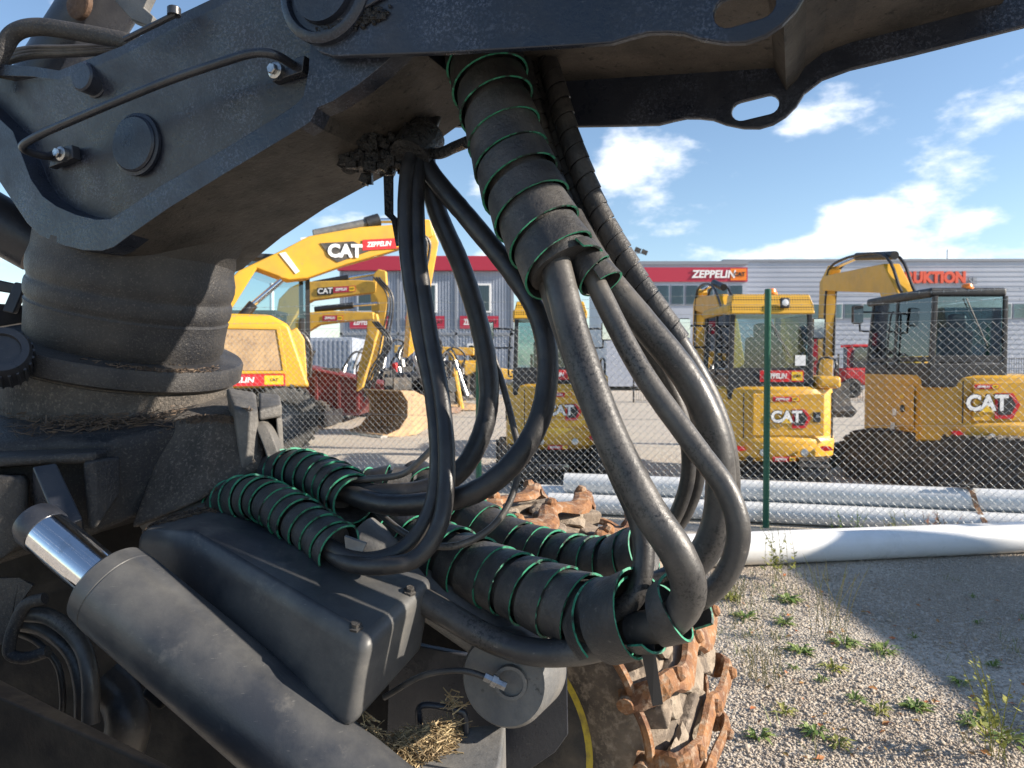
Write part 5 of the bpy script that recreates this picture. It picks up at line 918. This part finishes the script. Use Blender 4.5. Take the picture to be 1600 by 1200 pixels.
# ================================================================ PLANTS
def rosette(px, py, r, n, label, mat='leaf', h=.05):
    r *= .62; h *= .7; p = G(px, py); o = thing('weed', p, label, 'weed', 'low weeds growing in the gravel', random.random()*6, True); b = MB()
    for k in range(n):
        a = random.random()*6.28; l = r*random.uniform(.45, 1.1); wd = l*random.uniform(.16, .3); z1 = h*random.uniform(.3, 1.3); d = Vector((math.cos(a), math.sin(a), 0)); s_ = Vector((-d.y, d.x, 0)); c0 = d*random.uniform(0, r*.35)
        pts = [c0, c0 + d*l*.4 + s_*wd/2 + ZV*z1*.8, c0 + d*l + ZV*z1*random.uniform(.3, 1), c0 + d*l*.4 - s_*wd/2 + ZV*z1*.8]; b.add(pts, [(0, 1, 2, 3)])
    loc('leaves', b, M[mat], o)
def stalks(px, py, hgt, n, label, mat='dry_grass', leaf=None, spread=.05):
    p = G(px, py); o = thing('weed', p, label, 'weed', 'tall weeds growing in the gravel', 0, True); b = MB(); lf = MB()
    for k in range(n):
        a = random.random()*6.28; ln_ = random.uniform(.1, .35)*hgt; q0 = Vector((random.gauss(0, spread), random.gauss(0, spread), 0)); q1 = q0 + Vector((math.cos(a)*ln_*.4, math.sin(a)*ln_*.4, hgt*.55*random.uniform(.7, 1))); q2 = q1 + Vector((math.cos(a)*ln_*.6, math.sin(a)*ln_*.6, hgt*.4)); b.tube(cr([q0, q1, q2], 4), [.0018]*8 + [.0006], 3)
        if leaf:
            for j in range(22):
                t = random.uniform(.15, 1); q = q0.lerp(q2, t); a2 = random.random()*6.28; l = random.uniform(.02, .05)*(1.3-t); d = Vector((math.cos(a2), math.sin(a2), .5)); s_ = Vector((-d.y, d.x, 0))*l*.28; lf.add([q, q + d*l*.5 + s_, q + d*l, q + d*l*.5 - s_], [(0, 1, 2, 3)])
    loc('stems', b, M[mat], o)
    if leaf: loc('leaves', lf, M[leaf], o)
wl = ['green weed rosette in sunny gravel', 'low green weed with yellowing leaf in the gravel']
for px, py, r, n, mt in ((1232, 940, .16, 40, 'leaf'), (1225, 975, .13, 34, 'leaf'), (1320, 1008, .14, 40, 'leaf'), (1250, 1020, .13, 40, 'leaf'), (1240, 1046, .07, 20, 'leaf'), (1300, 1046, .12, 34, 'leaf_yellow'), (1380, 1018, .14, 34, 'leaf'), (1284, 1066, .08, 20, 'leaf'), (1375, 1114, .10, 28, 'leaf_yellow'), (1275, 1148, .12, 34, 'leaf'), (1310, 1165, .10, 28, 'leaf_yellow'), (1185, 1155, .11, 30, 'leaf'), (1225, 1115, .10, 24, 'leaf_yellow'), (1430, 1108, .12, 40, 'leaf'), (1500, 1070, .1, 24, 'leaf'), (1550, 1042, .08, 20, 'leaf'), (1528, 975, .06, 14, 'leaf'), (1428, 998, .06, 14, 'leaf'), (1520, 935, .05, 14, 'leaf'), (1140, 935, .14, 40, 'leaf_yellow'), (1165, 965, .14, 36, 'leaf'), (1520, 1130, .13, 30, 'leaf'), (1580, 1160, .14, 30, 'leaf'), (1335, 1096, .1, 24, 'leaf'), (1600, 968, .06, 14, 'leaf')):
    near = 'in the shaded gravel' if px > 1400 and py < 1120 else 'in the sunlit gravel beside the tyre' if px < 1260 else 'along the edge of the shadow on the gravel'
    sz_ = 'tiny ' if r < .075 else 'small ' if r < .115 else 'medium ' if r < .135 else 'broad '
    rosette(px, py, r, n, sz_ + ('low green weed growing ' if mt == 'leaf' else 'yellowish weed growing ') + near, mt)
stalks(1295, 1000, .5, 14, 'tall dry grass tuft at the edge of the shadow'); stalks(1218, 905, .42, 10, 'brown dry weed standing in front of the white pole', 'dry_grass', 'leaf_yellow'); stalks(1185, 1060, .2, 22, 'small straw coloured grass tuft near the tyre'); stalks(1150, 940, .18, 30, 'dry grass tuft beside the bent black hose')
stalks(1555, 1180, .42, 9, 'bushy yellow green weed with many small leaves', 'leaf_yellow', 'leaf_yellow', .04)
stalks(1335, 855, .36, 8, 'leafy green weed growing at the foot of the fence', 'leaf', 'leaf', .05); stalks(1410, 850, .30, 5, 'slim yellow green weed between white and galvanised poles', 'leaf_yellow', 'leaf_yellow', .03); stalks(1450, 850, .32, 5, 'red leaved weed growing through the fence', 'leaf_red', 'leaf_red', .02); stalks(1478, 848, .30, 5, 'red leaved weed tinged with green growing through the fence', 'leaf_red', 'leaf_red', .02); stalks(1385, 850, .22, 4, 'thin reddish weed in front of galvanised poles', 'leaf_red', 'leaf_yellow', .02)

b = MB(); bd = MB()
for k in range(70):
    t = random.random(); p = G(1105 + 170*random.random()*(1 - .3*t), 895 + 130*t) if k < 50 else G(random.uniform(1160, 1590), random.uniform(900, 1190))
    for q in range(random.randint(4, 12)):
        a = random.random()*6.28; h_ = random.uniform(.02, .09); o_ = p + Vector((random.gauss(0, .025), random.gauss(0, .025), 0)); d = Vector((math.cos(a), math.sin(a), 0)); sd = Vector((-d.y, d.x, 0))*.0016
        (b if random.random() < .6 else bd).add([o_ - sd, o_ + sd, o_ + d*h_*.35 + ZV*h_*.7 + sd*.6, o_ + d*h_*.8 + ZV*h_, o_ + d*h_*.35 + ZV*h_*.7 - sd*.6], [(0, 1, 2, 3, 4)])
tag(b.build('dry_grass', M['dry_grass']), 'short dry grass blades sprouting from the gravel', 'grass', kind='stuff')
tag(bd.build('green_grass', M['leaf']), 'short green grass blades sprouting from the gravel', 'grass', kind='stuff')
b = MB()
for k in range(130):
    p = G(random.uniform(1150, 1600), random.uniform(900, 1198)) + ZV*random.uniform(.006, .014); a = random.random()*6.28; l = random.uniform(.008, .024); d = Vector((math.cos(a), math.sin(a), random.gauss(0, .25)))*l; sd = Vector((-d.y, d.x, random.gauss(0, .2)*l))*.5
    b.add([p - d, p + sd + ZV*l*.25, p + d, p - sd], [(0, 1, 2), (0, 2, 3)])
tag(b.build('dead_leaves', M['leaf_red']), 'small brown dead leaves strewn over the gravel', 'leaves', kind='stuff')
for x, y, d in ((404, 818, 1.50), (512, 862, 1.40), (556, 980, 1.17), (640, 925, 1.34)):
    b = MB(); bpy.context.view_layer.update(); r_ = ray(x, y).normalized(); ok, h_, nr, _, ob_, _ = S.ray_cast(bpy.context.evaluated_depsgraph_get(), CAM + r_*.3, r_)
    if ok and ob_.name.startswith('cover_box'): b.lathe([(.012, -.001), (.012, .003), (.0075, .004), (.0075, .010), (0, .010)], h_, nr, 6, sm=False); b.build('cover_bolt', M['dusty_black'], FO)
